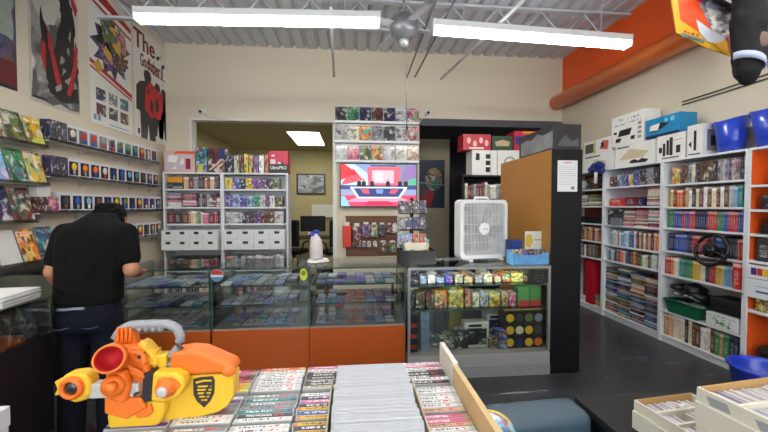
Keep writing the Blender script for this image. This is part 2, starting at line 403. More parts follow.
# ceiling fan
fp = PY(404, 31, 4.1); gm = M('fan_metal', '7f8288', .35, .5)
t = thing('ceiling_fan', 'grey metal ceiling fan hanging between the two light tubes', 'ceiling fan', (fp.x, fp.y, fp.z))
MB().lathe([(.04, .18), (.11, .17), (.16, .12), (.168, .03), (.145, -.05), (.09, -.08), (.085, -.11)], gm).build('motor', None, t)
MB().lathe([(.06, -.11), (.06, -.15), (.045, -.18), (.02, -.195)], M('fan_cup', 'c6c8cc', .3, .4)).build('cup', None, t)
MB().cyl((0, 0, .14), (0, 0, ZC-fp.z), .016, gm).build('down_rod', None, t)
pc = PY(408, 128, 4.1); MB().cyl((.02, -.02, -.18), (.03, -.02, pc.z-fp.z), .0035, gm, 6).ball((.03, -.02, pc.z-fp.z), (.012, .012, .03), M('dark_knob', '222226', .4)).build('pull_chain', None, t)
for k in range(4):
    a = R(20+90*k); T = Matrix.Rotation(a, 4, 'Z') @ Matrix.Translation((0, 0, .05)) @ Matrix.Rotation(R(10), 4, 'X')
    MB().box(.15, -.055, -.004, .62, .055, .004, M('fan_blade', 'c3c6ca', .5), T, .003).build('blade', None, t)
# lit panel in the rear room ceiling
t = thing('ceiling_panel_light', 'square-edged lit panel in the rear room ceiling', 'light', (-.95, 7.7, 2.95))
MB().box(-.33, -.75, -.012, .33, .75, -.001, housem).build('frame', None, t)
MB().box(-.30, -.72, -.016, .30, .72, -.013, EM('panel_glow', (1, .98, .92), 12)).build('diffuser', None, t)
# cables
def cable(pts, r, m, label, name='cable', group=None):
    o = MB().tube(pts, r, m, 6).build(name); tag(o, label, 'cable', group); return o
cab = M('black_cable', '1c1c1e', .5); wcab = M('white_cable', 'b9b6aa', .5)
X9 = XR-.012
cable([PX(682, 102, X9), PX(720, 90, X9), PX(750, 80, X9), PX(800, 63, X9)], .006, cab, 'upper black cable strung along the right wall above the blue bins')
cable([PX(682, 105, X9), PX(720, 93.5, X9), PX(750, 84, X9), PX(800, 68, X9)], .006, cab, 'lower black cable strung along the right wall above the blue bins')
def seccam(px, py, label):
    p = PY(px, py, YB); t = thing('security_camera', label, 'camera', p)
    MB().lathe([(.05, 0), (.05, .025), (.03, .03)], housem, Matrix.Rotation(PI/2, 4, 'X')).build('mount', None, t)
    MB().cyl((0, -.025, 0), (.0, -.11, -.02), .028, housem).build('camera_body', None, t)
    MB().cyl((0, -.111, -.0205), (0, -.118, -.022), .022, M('lens_black', '0c0c0e', .15)).build('lens', None, t)
seccam(203, 112, 'small white security camera above the corner of the left opening')
seccam(427, 113, 'small security camera above the dark opening beside the hanging game covers')
yb = YB-.016
cable([PY(204, 114, yb), PY(210, 118, yb), PY(240, 121, yb), PY(290, 121, yb), PY(333, 122.5, yb)], .007, wcab, 'white cable running along the top of the left opening')
cable([PY(426, 115, yb), PY(420, 121, yb), PY(418, 126, yb)], .007, wcab, 'short white cable hanging from the camera by the dark opening')
# ================================================================ shelving along the right wall and at the back
SP, FL, CV, CT = spine_mat(), spine_mat('flat_spine', axis=0, across=2, band=False, nchar=22), cover_mat(), carton_mat()
CVP = cover_mat('cover_plain', title=False)
def bookcase(label, fr, W, H, D, shelves, m=whitem, back=None, th=.02, cat='bookcase', name='bookcase', plinth=True):
    t = thing(name, label, cat, fr.o, fr.rz)
    bx(0, 0, 0, th, D, H, m, .002).build('side_panel', None, t); bx(W-th, 0, 0, W, D, H, m, .002).build('side_panel', None, t)
    bx(th, 0, H-th, W-th, D, H, m, .002).build('top_panel', None, t)
    bx(th, D-.008, .0, W-th, D, H-th, back or m).build('back_panel', None, t)
    for z in shelves: bx(th, .004, z-th, W-th, D-.008, z, m, .002).build('shelf', None, t)
    if plinth: bx(th, .012, 0, W-th, .03, shelves[-1]-th, m).build('plinth', None, t)
    return t
XB = 3.42; DB = .29
def rw(yfar): return Frame((XB, yfar, 0), -PI/2)
def yat(px): return PX(px, 206, XB).y
yA0, yAB, yBC, yCD = yat(567), yat(603), yat(661), yat(746)
SHB = [1.75, 1.50, 1.25, .985, .775, .08]
SHC = [1.735, 1.49, 1.265, 1.015, .755, .355, .08]
WA, WB, WC, WD = yA0-yAB, yAB-yBC, yBC-yCD, .82
fA, fB, fC, fD = rw(yA0), rw(yAB-.002), rw(yBC-.004), rw(yCD-.006)
bookcase('white bookcase half hidden behind the black panel, next to the stacked-case bookcase', fA, WA, 2.0, DB, [1.74, 1.5, 1.25, 1.0, .76, .08], back=M('red_back', '8d2f1c', .6))
bookcase('tall white bookcase with a low bay full of stacked disc cases', fB, WB, 2.0, DB, SHB)
bookcase('tall white bookcase holding the racing wheel and a green basket', fC, WC, 2.0, DB, SHC)
bookcase('white bookcase with bright orange inside, at the right edge', fD, WD, 2.0, DB, [1.68, 1.47, 1.26, 1.03, .60, .08], back=orangem)
for z in ((.60, 1.02), (.1, .58), (1.27, 1.46), (1.48, 1.66), (1.69, 1.97)):   # orange lining on the side walls
    pass
def lining(fr, W, z0, z1):
    return bx(.0202, .012, z0, .0222, DB-.01, z1, orangem)
mb = MB()
for z0, z1 in ((.085, .578), (.605, 1.008), (1.035, 1.238), (1.265, 1.448), (1.475, 1.658), (1.685, 1.978)): mb.box(.0202, .012, z0, .0222, DB-.01, z1, orangem)
bo = [o for o in bpy.data.objects if o.get('label', '').startswith('white bookcase with bright orange')][0]
mb.build('lining', orangem, bo)
# small shelf edge clip seen hanging at the divide: a blue-and-white feather duster
p = PX(650-47, 166, XB-.03)
t = thing('duster', 'dark blue fluffy duster with white handle at the top of the bookcase corner', 'duster', PX(597, 176, XB-.078))
mb = MB(); rr = random.Random(3)
for k in range(26): mb.ball((rr.uniform(-.04, .03), rr.uniform(-.09, .09), rr.uniform(.06, .16)), rr.uniform(.03, .045), None, None, 8, 6)
mb.build('fluff', M('duster_blue', '1b2a6b', .95), t)
MB().cyl((0, .02, .08), (0, .03, -.10), .022, whitem, 12).build('handle', None, t)
rng = random.Random(11)
def gen(cols, n, wr, hr, d=.14):
    return [(rng.choice(cols), rng.uniform(*wr), rng.uniform(*hr), d) for _ in range(n)]
inB, inC, inA, inD = 'of the stacked-case bookcase', 'of the racing-wheel bookcase', 'of the half-hidden bookcase', 'of the orange bookcase'
# --- bookcase B
def R_(fr, W, z, items, kind, cat, noun, shelf, unit, mat, x0=.05, y=.03):
    return row(kind, cat, noun, f"on {shelf} shelf {unit}", fr, x0, z, items, mat, y, f"{noun}s on the {shelf} shelf {unit}", x1=W-.03)
def hid(n): pass
k = WB/.9
R_(fB, WB, SHB[0], [(c, w*k, h, .16) for c, w, h in [('maroon', .13, .14), ('pale_blue', .10, .17), ('blue', .09, .17), ('yellow', .07, .15), ('blue', .10, .19), ('charcoal', .09, .18), ('grey', .10, .2), ('charcoal', .08, .19)]],
   'game_box', 'game box', 'boxed game', 'top', inB, CV, y=.05)
R_(fB, WB, SHB[1], [('red', .26, .10, .19), ('maroon', .20, .11, .19), ('navy', .08, .10, .16)], 'game_box', 'game box', 'low stack-high game box', 'second', inB, FL, x0=.08)
def stack(fr, x, z, n, w, d, cols, noun, where, mat=FL, kind='game_case', cat='game case', hmin=.014, hmax=.016, y=.03, zmax=9):
    zz = z
    for i in range(n):
        h = rng.uniform(hmin, hmax)
        if zz+h > zmax: break
        c = rng.choice(cols)
        boxobj(kind, fr, x+rng.uniform(-.006, .006), y+rng.uniform(0, .012), zz+.0006, w, d, h, mat, c, f"{cname(c)} {noun}, {ordn(i)} up, {where}", cat, f"{noun}s in {where}", turn=rng.uniform(-.02, .02))
        zz += h+.0012
stack(fB, WB-.13, SHB[1], 13, .19, .135, ['cream', 'white', 'pale_blue', 'grey', 'maroon', 'pink'], 'flat case', 'stack at the right of the second shelf', zmax=SHB[0]-.03)
boxobj('console_box', fB, .20*k, .02, SHB[2]+.001, .26*k, .2, .20, CVP, 'charcoal', 'dark boxed item at the left of the third shelf, stacked-case bookcase', 'box')
boxobj('grey_bin', fB, .23*k, -.005, SHB[2]+.001, .17*k, .02, .095, M('bin_grey', '7d838c', .5), 'grey', 'grey plastic front propped before the dark box on the third shelf', 'bin')
for j, x in enumerate((.47, .66, .85)):
    stack(fB, x*k-.072, SHB[2], 14, .175*k, .135, ['pink', 'cream', 'white', 'maroon', 'olive', 'grey', 'red'], 'flat case', f"{['left', 'middle', 'right-hand'][j]} stack on the third shelf", zmax=SHB[1]-.03)
mixed = ['teal', 'white', 'pale_blue', 'navy', 'cream', 'orange', 'red', 'brown', 'blue', 'grey', 'peach', 'charcoal', 'green']
R_(fB, WB, SHB[3], gen(['pale_blue', 'teal', 'white', 'grey', 'cream', 'blue'], 13, (.02, .045), (.17, .215), .16)+gen(['orange', 'brown', 'red', 'peach', 'maroon', 'cream'], 12, (.02, .045), (.18, .21), .16), 'guide_book', 'book', 'guide book', 'fourth', inB, SP, x0=.12)
R_(fB, WB, SHB[4], gen(['navy', 'blue', 'pale_blue', 'cream', 'orange'], 10, (.02, .05), (.13, .17), .15)+gen(['cream', 'green', 'orange', 'white', 'brown', 'charcoal'], 12, (.02, .05), (.14, .17), .16), 'guide_book', 'book', 'guide book', 'fifth', inB, SP, x0=.06)
nst = 4
for j in range(nst):
    wst = (WB-.06)/nst
    stack(fB, .03+wst*(j+.5), SHB[5], rng.choice([34, 36, 37]), wst-.012, .14, ['maroon', 'charcoal', 'navy', 'olive', 'grey', 'cream', 'tan', 'teal', 'brown', 'black', 'purple', 'peach', 'pale_blue', 'white'],
          'disc case', f"{ordn(j)} low stack of the stacked-case bookcase", kind='disc_case', cat='disc case', hmin=.0155, hmax=.019, zmax=SHB[4]-.09)
# --- bookcase C
R_(fC, WC, SHC[0], [('orange', .05, .18, .15), ('yellow', .04, .17, .15), ('maroon', .05, .19, .15), ('brown', .03, .17, .15), ('grey', .04, .18, .15), ('cream', .04, .2, .15), ('charcoal', .05, .19, .15), ('brown', .12, .2, .15), ('charcoal', .05, .19, .15), ('grey', .04, .2, .15)]
   + [(c, .024, .2, .15) for c in ('silver', 'grey', 'purple', 'silver', 'pink', 'grey', 'navy', 'silver')], 'game_box', 'game box', 'boxed game', 'top', inC, CV, x0=.09)
R_(fC, WC, SHC[1], gen(['orange', 'yellow', 'brown', 'maroon'], 5, (.03, .04), (.17, .2), .15)+gen(['white', 'cream', 'charcoal', 'grey', 'tan', 'black', 'brown', 'white'], 11, (.03, .042), (.17, .205), .15)+gen(['pale_blue', 'silver', 'teal'], 4, (.03, .045), (.18, .2), .15), 'guide_book', 'book', 'guide book', 'second', inC, SP, x0=.08)
def runs(seq, h, d=.14, t=(.0185, .0215)): return [(c, rng.uniform(*t), h*rng.uniform(.985, 1.015), d) for c, n in seq for _ in range(n)]
R_(fC, WC, SHC[2], runs([('green', 3), ('blue', 4), ('red', 2), ('blue', 2), ('red', 3), ('navy', 6), ('red', 4), ('green', 3), ('blue', 2), ('red', 4), ('blue', 4), ('navy', 4)], .185), 'game_case', 'game case', 'game case', 'third', inC, SP, x0=.06)
R_(fC, WC, SHC[3], runs([('navy', 4), ('blue', 6), ('navy', 3), ('red', 7), ('maroon', 3), ('blue', 4), ('charcoal', 6), ('red', 4), ('blue', 2)], .188), 'game_case', 'game case', 'game case', 'fourth', inC, SP, x0=.06)
R_(fC, WC, SHC[4], runs([('red', 3), ('orange', 2), ('cream', 3), ('teal', 3), ('green', 4), ('yellow', 4), ('cream', 2), ('navy', 2), ('red', 3), ('yellow', 3), ('pale_blue', 4), ('blue', 4), ('cream', 2), ('charcoal', 2)], .19)[:int((WC-.125)/.0215)], 'game_case', 'game case', 'game case', 'fifth', inC, SP, x0=.03)
boxobj('guide_book', fC, WC-.065, .0, SHC[4]+.001, .06, .2, .235, SP, 'red', 'thick red binder at the right end of the fifth shelf, racing-wheel bookcase', 'book')
R_(fC, WC, SHC[6], gen(['cream', 'tan', 'peach'], 4, (.05, .065), (.235, .25), .17)+gen(['maroon', 'brown', 'cream', 'charcoal', 'white', 'brown', 'olive'], 7, (.035, .06), (.22, .25), .17)+gen(['teal', 'navy', 'green', 'tan', 'olive', 'cream'], 8, (.035, .055), (.22, .25), .17), 'guide_book', 'book', 'tall book', 'lowest', inC, SP, x0=.03)
# racing wheel
wp = fC(WC-.22, -.02, SHC[3]+.06); t = thing('racing_wheel', 'black racing wheel controller hanging over the fourth shelf', 'steering wheel', wp, -PI/2)
bm_ = M('wheel_black', '121215', .35)
circ = [(.145*math.cos(a*PI/16), -.06, .145*math.sin(a*PI/16)-.0) for a in range(32)]
T = Matrix.Rotation(R(-14), 4, 'X')
MB().tube(circ, .0165, bm_, 10, T, True).build('rim', None, t)
mb = MB()
for a in (R(200), R(-20), R(90)): mb.tube([(0, -.06, 0), (.145*math.cos(a), -.06, .145*math.sin(a))], .016, M('spoke_grey', '33343a', .3, .5), 8, T, False, .5)
mb.build('spokes', None, t)
MB().lathe([(.055, 0), (.055, .05), (.04, .06)], bm_, T @ Matrix.Translation((0, -.05, 0)) @ Matrix.Rotation(PI/2, 4, 'X')).build('hub', None, t)
MB().box(-.09, -.05, -.058, .09, .0, .05, bm_, None, .02).build('body', None, t)
for s in (-1, 1): MB().ball((s*.03, -.118, .0+.02), .009, M('wheel_button', '9a2020' if s > 0 else '2a50a0', .3)).build('button', None, t)
# console gear in the lower bay of C
cb = M('gear_black', '0f0f12', .5); cg = M('gear_dark_grey', '26272c', .4)
t = thing('gear_bag', 'lumpy black gear bag crammed above the green basket', 'bag', fC(.26, .13, .52), -PI/2)
mb = MB(); rr = random.Random(5)
for i in range(9): mb.ball((rr.uniform(-.13, .12), rr.uniform(-.05, .05), rr.uniform(.0, .13)), (rr.uniform(.06, .1), .09, rr.uniform(.03, .06)), None, None, 10, 7)
mb.build('bag_body', cb, t)
MB().tube([(-.15, -.08, .05), (-.05, -.15, .02), (.1, -.15, .06), (.17, -.1, .02)], .009, M('gear_strap', '55565c', .5), 6).build('strap', None, t)
for s in (-.06, .04, .09): MB().box(s, -.146, .05, s+.03, -.12, .062, M('gear_mark', 'c9cacd', .4)).build('label', None, t)
t = thing('basket', 'dark green plastic basket with cables inside, lower bay', 'basket', fC(.27, .0, SHC[5]+.002), -PI/2)
gp = M('basket_green', '0f5a3c', .45)
mb = MB(); mb.prism([(-.16, 0), (.16, 0), (.20, .13), (-.20, .13)], .0, .012, gp); mb.prism([(-.16, 0), (.16, 0), (.20, .13), (-.20, .13)], .22, .232, gp)
mb.box(-.16, .012, 0, .16, .22, .01, gp)
for s in (-1, 1): mb.add([(s*.16, 0, 0), (s*.16, .232, 0), (s*.20, .232, .13), (s*.20, 0, .13), (s*.15, 0, 0), (s*.15, .232, 0), (s*.19, .232, .13), (s*.19, 0, .13)], [(0, 1, 2, 3), (4, 7, 6, 5), (3, 2, 6, 7)], gp)
mb.build('tub', None, t); MB().tube([(-.205, -.005, .13), (.205, -.005, .13), (.205, .237, .13), (-.205, .237, .13)], .01, gp, 8, None, True).build('rim', None, t)
tag(MB().tube([tuple(fC(.27+.11*math.cos(a/5), .11+.05*math.sin(a/3.1), SHC[5]+.11+.01*math.sin(a))) for a in range(40)], .012, M('cable_white', 'c9cbcf', .5), 8).build('coiled_cable'), 'white coiled cable piled in the green basket', 'cable')
def console(fr, x, y, z, w, d, h, m, label):
    t = thing('game_console', label, 'game console', fr(x, y, z), fr.rz)
    MB().box(-w/2, 0, 0, w/2, d, h, m, None, .008).build('shell', None, t)
    MB().box(-w*.4, -.003, h*.45, w*.1, .002, h*.62, cg).build('disc_slot', None, t); MB().cyl((w*.36, -.002, h*.5), (w*.36, .004, h*.5), h*.1, cg, 10).build('button', None, t)
    return t
console(fC, .66, .03, SHC[5]+.1355, .28, .2, .075, cb, 'black game console on the white controllers box in the lower bay')
console(fC, .66, .04, SHC[5]+.2115, .28, .2, .065, cg, 'dark grey console topmost of the pile right of the green basket')
boxobj('accessory_box', fC, .66, .0, SHC[5]+.001, .28, .2, .13, CT, 'green', 'white and green accessory box under the black consoles, lower bay', 'box')
# --- bookcase A (its near end shows past the black panel)
x0A = .026
R_(fA, WA, 1.74, [('brown', .09, .13, .15), ('grey', .14, .16, .15), ('silver', .14, .13, .15), ('charcoal', .14, .16, .15), ('maroon', .1, .17, .15)], 'game_box', 'game box', 'boxed game', 'top', inA, CV, x0=x0A)
for j in range(3): stack(fA, .125+.2*j, 1.5, 10, .17, .135, ['cream', 'olive', 'green', 'peach', 'white'], 'flat case', f"{ordn(j)} stack on the second shelf of the half-hidden bookcase", zmax=1.69)
for j in range(2): console(fA, .2+.36*j, .03, 1.251, .32, .2, .09, cb, f"black console on the third shelf {inA}, {['far', 'near'][j]} one")
R_(fA, WA, 1.0, gen(['brown', 'peach', 'maroon', 'tan'], 16, (.03, .045), (.17, .2), .15), 'guide_book', 'book', 'guide book', 'fourth', inA, SP, x0=x0A)
R_(fA, WA, .76, gen(['charcoal', 'grey', 'brown', 'cream', 'maroon'], 18, (.03, .04), (.16, .2), .15), 'guide_book', 'book', 'guide book', 'fifth', inA, SP, x0=x0A)
boxobj('display_stand', fA, WA-.28, .02, .081, .15, .2, .62, M('deep_red', 'b3162c', .45), 'red', 'tall deep red display box in the bottom bay of the half-hidden bookcase', 'box')
stack(fA, WA-.105, .081, 10, .13, .135, ['yellow', 'olive', 'tan', 'grey'], 'flat case', 'bottom bay stack of the half-hidden bookcase', zmax=.6)
# --- bookcase D
t = thing('headphones', 'black headset on the top shelf of the orange bookcase', 'headset', fD(.20, .12, 1.681), -PI/2)
MB().tube([(.09*math.cos(a*PI/10), 0, .05+.10*math.sin(a*PI/10)) for a in range(11)], .012, cb, 8).build('headband', None, t)
for s in (-1, 1): MB().ball((s*.09, 0, .05), (.028, .05, .05), cb).build('ear_cup', None, t)
console(fD, .24, .03, 1.261, .32, .2, .08, cb, 'black console on the third shelf of the orange bookcase, lower of two')
console(fD, .24, .05, 1.342, .28, .2, .06, cg, 'dark grey console resting on the lower console, orange bookcase')
boxobj('accessory_box', fD, .2, .02, 1.471, .22, .2, .12, CVP, 'charcoal', 'charcoal boxed accessory on the second shelf, orange bookcase', 'box')
R_(fD, WD, 1.03, [('charcoal', .10, .2, .15), ('white', .055, .19, .15), ('black', .07, .2, .15), ('white', .05, .18, .15), ('charcoal', .07, .2, .15)], 'guide_book', 'book', 'thick case', 'fourth', inD, SP, x0=.06)
R_(fD, WD, .60, [('yellow', .07, .12, .12), ('orange', .06, .10, .12), ('red', .07, .22, .12), ('maroon', .07, .2, .12), ('red', .06, .2, .12)], 'toy_box', 'toy box', 'small toy box', 'fifth', inD, CVP, x0=.06)
t = thing('gear_bag', 'black padded bag on the bottom shelf of the orange bookcase', 'bag', fD(.28, .13, .081), -PI/2)
MB().box(-.22, -.11, 0, .22, .11, .24, cb, None, .06).build('bag_body', None, t); MB().tube([(-.12, -.112, .1), (-.08, -.13, .2), (.08, -.13, .2), (.12, -.112, .1)], .012, cg, 8).build('strap', None, t)
MB().box(.02, -.1125, .07, .16, -.1105, .12, M('bag_print', '3a7a3a', .5)).build('label', None, t)
def signbox(z0, z1, label, kids):
    t = thing('shelf_sign', label, 'sign', fD(.30, -.004, z0), -PI/2)
    MB().box(-.29, -.012, 0, .29, .0, z1-z0, whitem, None, .002).build('card', None, t)
    return t
t = signbox(.885, 1.0, 'white shelf sign with four coloured bars on the orange bookcase', 4)
for i, c in enumerate(('5a2f86', 'c2402f', 'e2b32a', '2f7f3e')): MB().box(-.24+.045*i, -.0135, .03, -.20+.045*i, -.0119, .09, M('bar_'+c, c, .5)).build('colour_bar', None, t)
t = signbox(.72, .88, 'white shelf sign with a blue line of print, under the coloured bars', 1)
MB().box(-.20, -.0135, .05, .12, -.0119, .066, M('sign_blue', '3d5f8f', .5)).build('print_line', None, t); MB().box(-.20, -.0135, .10, .08, -.0119, .106, M('sign_grey', '9fa4a8', .5)).build('print_line', None, t)
# --- boxes on top of the right-hand bookcases
ZT = 2.001
def topbox(px0, px1, z0, z1, col, label, y=.03, d=.2, mat=CT, fr=None):
    """front face at the bookcase front plane, spanning two pixel columns there"""
    ya, yb_ = PX(px0, 160, XB+y).y, PX(px1, 160, XB+y).y
    o = bpy.data.objects.new('retail_box', boxdata('retail_box', ya-yb_-.004, d, z1-z0, mat)); C.objects.link(o)
    o.location = (XB+y, (ya+yb_)/2, z0); o.rotation_euler = (0, 0, -PI/2); c = COL[col] if isinstance(col, str) else col; o.color = (*c, 1)
    return tag(o, label, 'box'), (ya+yb_)/2, ya-yb_-.004
def facepic(o, w, h, fn):
    """printed picture pieces standing a hair proud of the front face of a box"""
    fn(o, w, h)
def pm(o, name, mat, quads, y=-.0012):
    for pts in quads: q = MB().prism(pts, y, y+.0009, mat).build(name, mat, o)
    return q
def rect(x0, z0, x1, z1): return [(x0, z0), (x1, z0), (x1, z1), (x0, z1)]
pk = M('print_black', '1b1b1f', .4); pg = M('print_grey', '8a8c90', .4); pb = M('print_beige', 'cbbd9c', .5); pwt = M('print_white', 'eceae4', .4); prd = M('print_red', 'c03a34', .4)
cwh = M('carton_white', 'e4e4e0', .4)
def z_at(px, py, X=XB+.03): return PX(px, py, X).z
o, _, w = topbox(583, 613, ZT, 2.235, 'white', 'low cream box at the far end of the bookcase tops', mat=cwh)
pm(o, 'picture', pb, [[(-w*.2, .05), (w*.25, .05), (w*.3, .12), (-w*.1, .17)]]); pm(o, 'title', pk, [rect(-w*.42, .195, w*.1, .212)])
o, _, w = topbox(615, 655, ZT, 2.27, 'white', 'wide white box with a beige console picture, on the bookcase top', mat=cwh)
pm(o, 'picture', pb, [[(-w*.38, .09), (w*.22, .08), (w*.36, .15), (-w*.1, .21)]]); pm(o, 'title', pk, [rect(-w*.45, .235, -w*.12, .25)]); pm(o, 'small_picture', pk, [[(-w*.1, .03), (-.05, .06), (w*.02, .075), (w*.12, .05), (w*.2, .075), (w*.36, .05), (w*.3, .02)]], -.002)
o, _, w = topbox(656.5, 685, ZT, 2.28, 'white', 'white box with a tall black tower picture below the blue box', mat=cwh)
pm(o, 'picture', pk, [rect(-w*.14, .06, -w*.05, .22), rect(-w*.03, .05, w*.08, .245), rect(-w*.42, .09, -w*.3, .15), rect(-w*.27, .05, -w*.18, .19), rect(w*.2, .07, w*.34, .15), rect(-w*.3, .02, w*.3, .032)]); pm(o, 'print_line', prd, [rect(w*.02, .205, w*.42, .211)])
o, _, w = topbox(686.5, 702, ZT, 2.32, 'white', 'narrow white upright console box beside the blue bins', mat=cwh, d=.22)
pm(o, 'picture', pk, [rect(-w*.05, .06, w*.12, .26), [(-w*.4, .13), (-w*.2, .16), (-w*.2, .09)], rect(-w*.4, .018, w*.4, .03)])
# grey console picture on the side that faces the viewer
mb = MB(); mb.box(w/2+.0005, .05, .05, w/2+.0015, .17, .26, pg); mb.box(w/2+.0015, .09, .1, w/2+.002, .14, .2, pk); mb.build('side_picture', None, o)
o, _, w = topbox(584, 596, 2.237, 2.43, 'charcoal', 'dark game-picture box standing far left on the cream box', mat=cwh, d=.14)
pm(o, 'picture', M('print_slate', '4a4e4a', .4), [rect(-w*.4, .03, w*.3, .16)]); pm(o, 'stripe', M('print_lime', '9fb84a', .4), [rect(w*.34, .0, w*.48, .19)])
o, _, w = topbox(597.5, 610, 2.24, 2.44, 'white', 'white box with an orange and black picture, second on top', mat=cwh, d=.14)
pm(o, 'picture', M('print_orange_red', 'b8583f', .4), [[(-w*.35, .06), (w*.3, .03), (w*.38, .15), (-w*.1, .17)]]); pm(o, 'picture', pk, [[(-w*.2, .09), (0, .07), (.0, .13), (-w*.25, .15)]], -.002)
o, _, w = topbox(611, 643, 2.273, 2.66, 'white', 'big white console box with large printed title under the orange duct', mat=cwh, d=.22)
pm(o, 'picture', pk, [[(-w*.28, .12), (w*.1, .12), (w*.16, .2), (-w*.22, .2)], rect(-w*.42, .16, -w*.32, .19), [(-w*.36, .05), (-w*.2, .05), (-w*.16, .1), (-w*.34, .1)], [(w*.12, .06), (w*.24, .05), (w*.26, .1), (w*.14, .1)]])
pm(o, 'thumbnails', pg, [rect(w*.34, .05+.055*i, w*.44, .085+.055*i) for i in range(4)])
text('The', .05, pg, o, (-w*.2, -.0005, .330), (PI/2, 0, 0)); scrawl(9, w*.36, .036, pg, o, (-w*.22, -.0005, .275), (0, 0, 0), 3); scrawl(6, w*.36, .04, pg, o, (w*.2, -.0005, .335), (0, 0, 0), 4); scrawl(9, w*.42, .036, pg, o, (w*.24, -.0005, .282), (0, 0, 0), 5)
o, _, w = topbox(645, 679, 2.282, 2.50, 'white', 'bright blue box with a white device picture, stacked by the bins', mat=M('carton_blue', '1583b8', .35), d=.2)
pm(o, 'picture', pwt, [[(-w*.38, .085), (-w*.12, .075), (-w*.06, .15), (-w*.34, .145)]]); pm(o, 'picture', pk, [[(-w*.12, .075), (w*.0, .085), (w*.22, .13), (-w*.04, .155)], [(-w*.36, .072), (-.1*w, .06), (-.1*w, .073), (-w*.38, .083)]]); pm(o, 'seal', M('print_pale_blue', '8cc4dd', .4), [[(w*.3+.028*math.cos(a*PI/8), .17+.028*math.sin(a*PI/8)) for a in range(16)], [(w*.12+.02*math.cos(a*PI/8), .17+.02*math.sin(a*PI/8)) for a in range(16)]]); pm(o, 'stripe', M('print_navy', '12284a', .4), [rect(-w/2, 0, w/2, .03)])
# blue bins
bb_ = M('bin_blue', '1f3fb8', .28, coat=.3)
def bluebin(loc, label, s=1.0):
    t = thing('plastic_bin', label, 'bin', loc, -PI/2)
    mb = MB(); n = 28; h = .36*s
    rings = [(.105*s, 0), (.115*s, h*.4), (.15*s, h)]
    def zr(a, z): return z+(.035*s*(math.sin(a)*0+abs(math.cos(a))**2) if z == h else 0)
    vs = []; fs = []
    for r, z in rings+[(.142*s, h), (.106*s, h*.4), (.098*s, .01)]:
        for i in range(n): a = 2*PI*i/n; vs.append((r*1.12*math.cos(a), r*math.sin(a), zr(a, z)))
    for j in range(5):
        for i in range(n): kk = (i+1) % n; fs.append((j*n+i, j*n+kk, (j+1)*n+kk, (j+1)*n+i))
    fs += [tuple(range(n-1, -1, -1)), tuple(5*n+i for i in range(n))]
    mb.add(vs, fs, bb_, None, True); mb.build('tub', None, t)
    MB().tube([(-.172*s+.03*s*0, .05*s*math.cos(a*PI/8), h+.0+.028*s*math.sin(a*PI/8)) for a in range(16)], .008*s, bb_, 8, None, True).build('handle_hole', None, t)
    MB().box(-.174*s, -.042*s, h-.02*s, -.166*s, .042*s, h+.018*s, M('bin_hole', 'd8d2c4', .8), None, .003).build('cutout', None, t)
    return t
p = PX(731, 152, XB+.15); bluebin((XB+.15, p.y, ZT), 'blue plastic bin beside the narrow white box, left of two', .82)
p = PX(772, 146, XB+.15); bluebin((XB+.15, p.y, ZT), 'blue plastic bin at the right edge, nearer of the two on top', .86)
# blue tub on the floor by the orange bookcase
p = PZ(757, 372, .42); t = thing('plastic_tub', 'blue plastic tub on the floor before the orange bookcase', 'tub', (3.06, 2.30, 0))
mb = MB(); mb.lathe([(.16, 0), (.20, .28), (.21, .30), (.195, .30), (.19, .28), (.15, .02)], bb_, None, 32); mb.build('tub_body', None, t)
MB().tube([(.208*math.cos(a*PI/16), .208*math.sin(a*PI/16), .295) for a in range(32)], .013, bb_, 8, None, True).build('rim', None, t)
# ================================================================ bookcases against the back-left wall
fK = Frame((0, 5.66, 0)); yk = 5.66
xk0, xk1, xk2 = PY(163, 200, yk).x, PY(222, 200, yk).x, PY(288, 200, yk).x
xk0 = max(xk0, XL+.02)
SK = [1.765, 1.485, 1.225, .83, .50, .08]
fL, fR = Frame((xk0, yk, 0)), Frame((xk1+.002, yk, 0)); WL, WR = xk1-xk0, xk2-xk1-.002
bookcase('white bookcase against the back wall, left unit under the pink-edged box', fL, WL, 2.02, .3, SK, th=.025)
bookcase('white bookcase across the left opening, unit under the red and black box', fR, WR, 2.02, .3, SK, th=.025)
uL, uR = 'of the left back bookcase', 'of the right back bookcase'
mx = ['cream', 'charcoal', 'peach', 'maroon', 'white', 'grey', 'brown', 'black', 'pink', 'navy']
def cvr(cols, w, h, d=.15): return [(c, w*random.uniform(.9, 1.1), h*random.uniform(.92, 1.05), d) for c in cols]
def RB(fr, W, z, items, kind, cat, noun, shelf, unit, mat, x0=.04): return R_(fr, W, z, items, kind, cat, noun, shelf, unit, mat, x0, .03)
boxobj('console_box', fL, .165, .02, SK[0]+.001, .22, .2, .10, CVP, 'charcoal', 'dark low box at the left of the top shelf, back wall', 'box')
boxobj('console_box', fL, .165, .02, SK[0]+.102, .22, .2, .08, M('carton_amber', 'd99a2a', .4), 'yellow', 'amber box on the dark low box, back-wall bookcase', 'box')
RB(fL, WL, SK[0], cvr(['peach', 'maroon', 'grey'], .07, .19)+gen(mx, 16, (.025, .04), (.17, .2), .15), 'game_box', 'game box', 'boxed game', 'top', uL, SP, .29)
for j in range(2): stack(fL, .15+.225*j, SK[1], 13, .2, .15, ['peach', 'white', 'pink', 'charcoal', 'grey'], 'flat case', f"{['left', 'next'][j]} stack on the second shelf of the left back bookcase", zmax=SK[0]-.05)
RB(fL, WL, SK[1], gen(['navy', 'white', 'maroon', 'charcoal', 'grey'], 8, (.025, .045), (.19, .22), .15), 'guide_book', 'book', 'guide book', 'second', uL, SP, .50)
stack(fL, WL-.13, SK[1], 10, .19, .15, ['white', 'pink', 'grey', 'cream'], 'flat case', 'right-hand stack on the second shelf of the left back bookcase', zmax=SK[0]-.07)
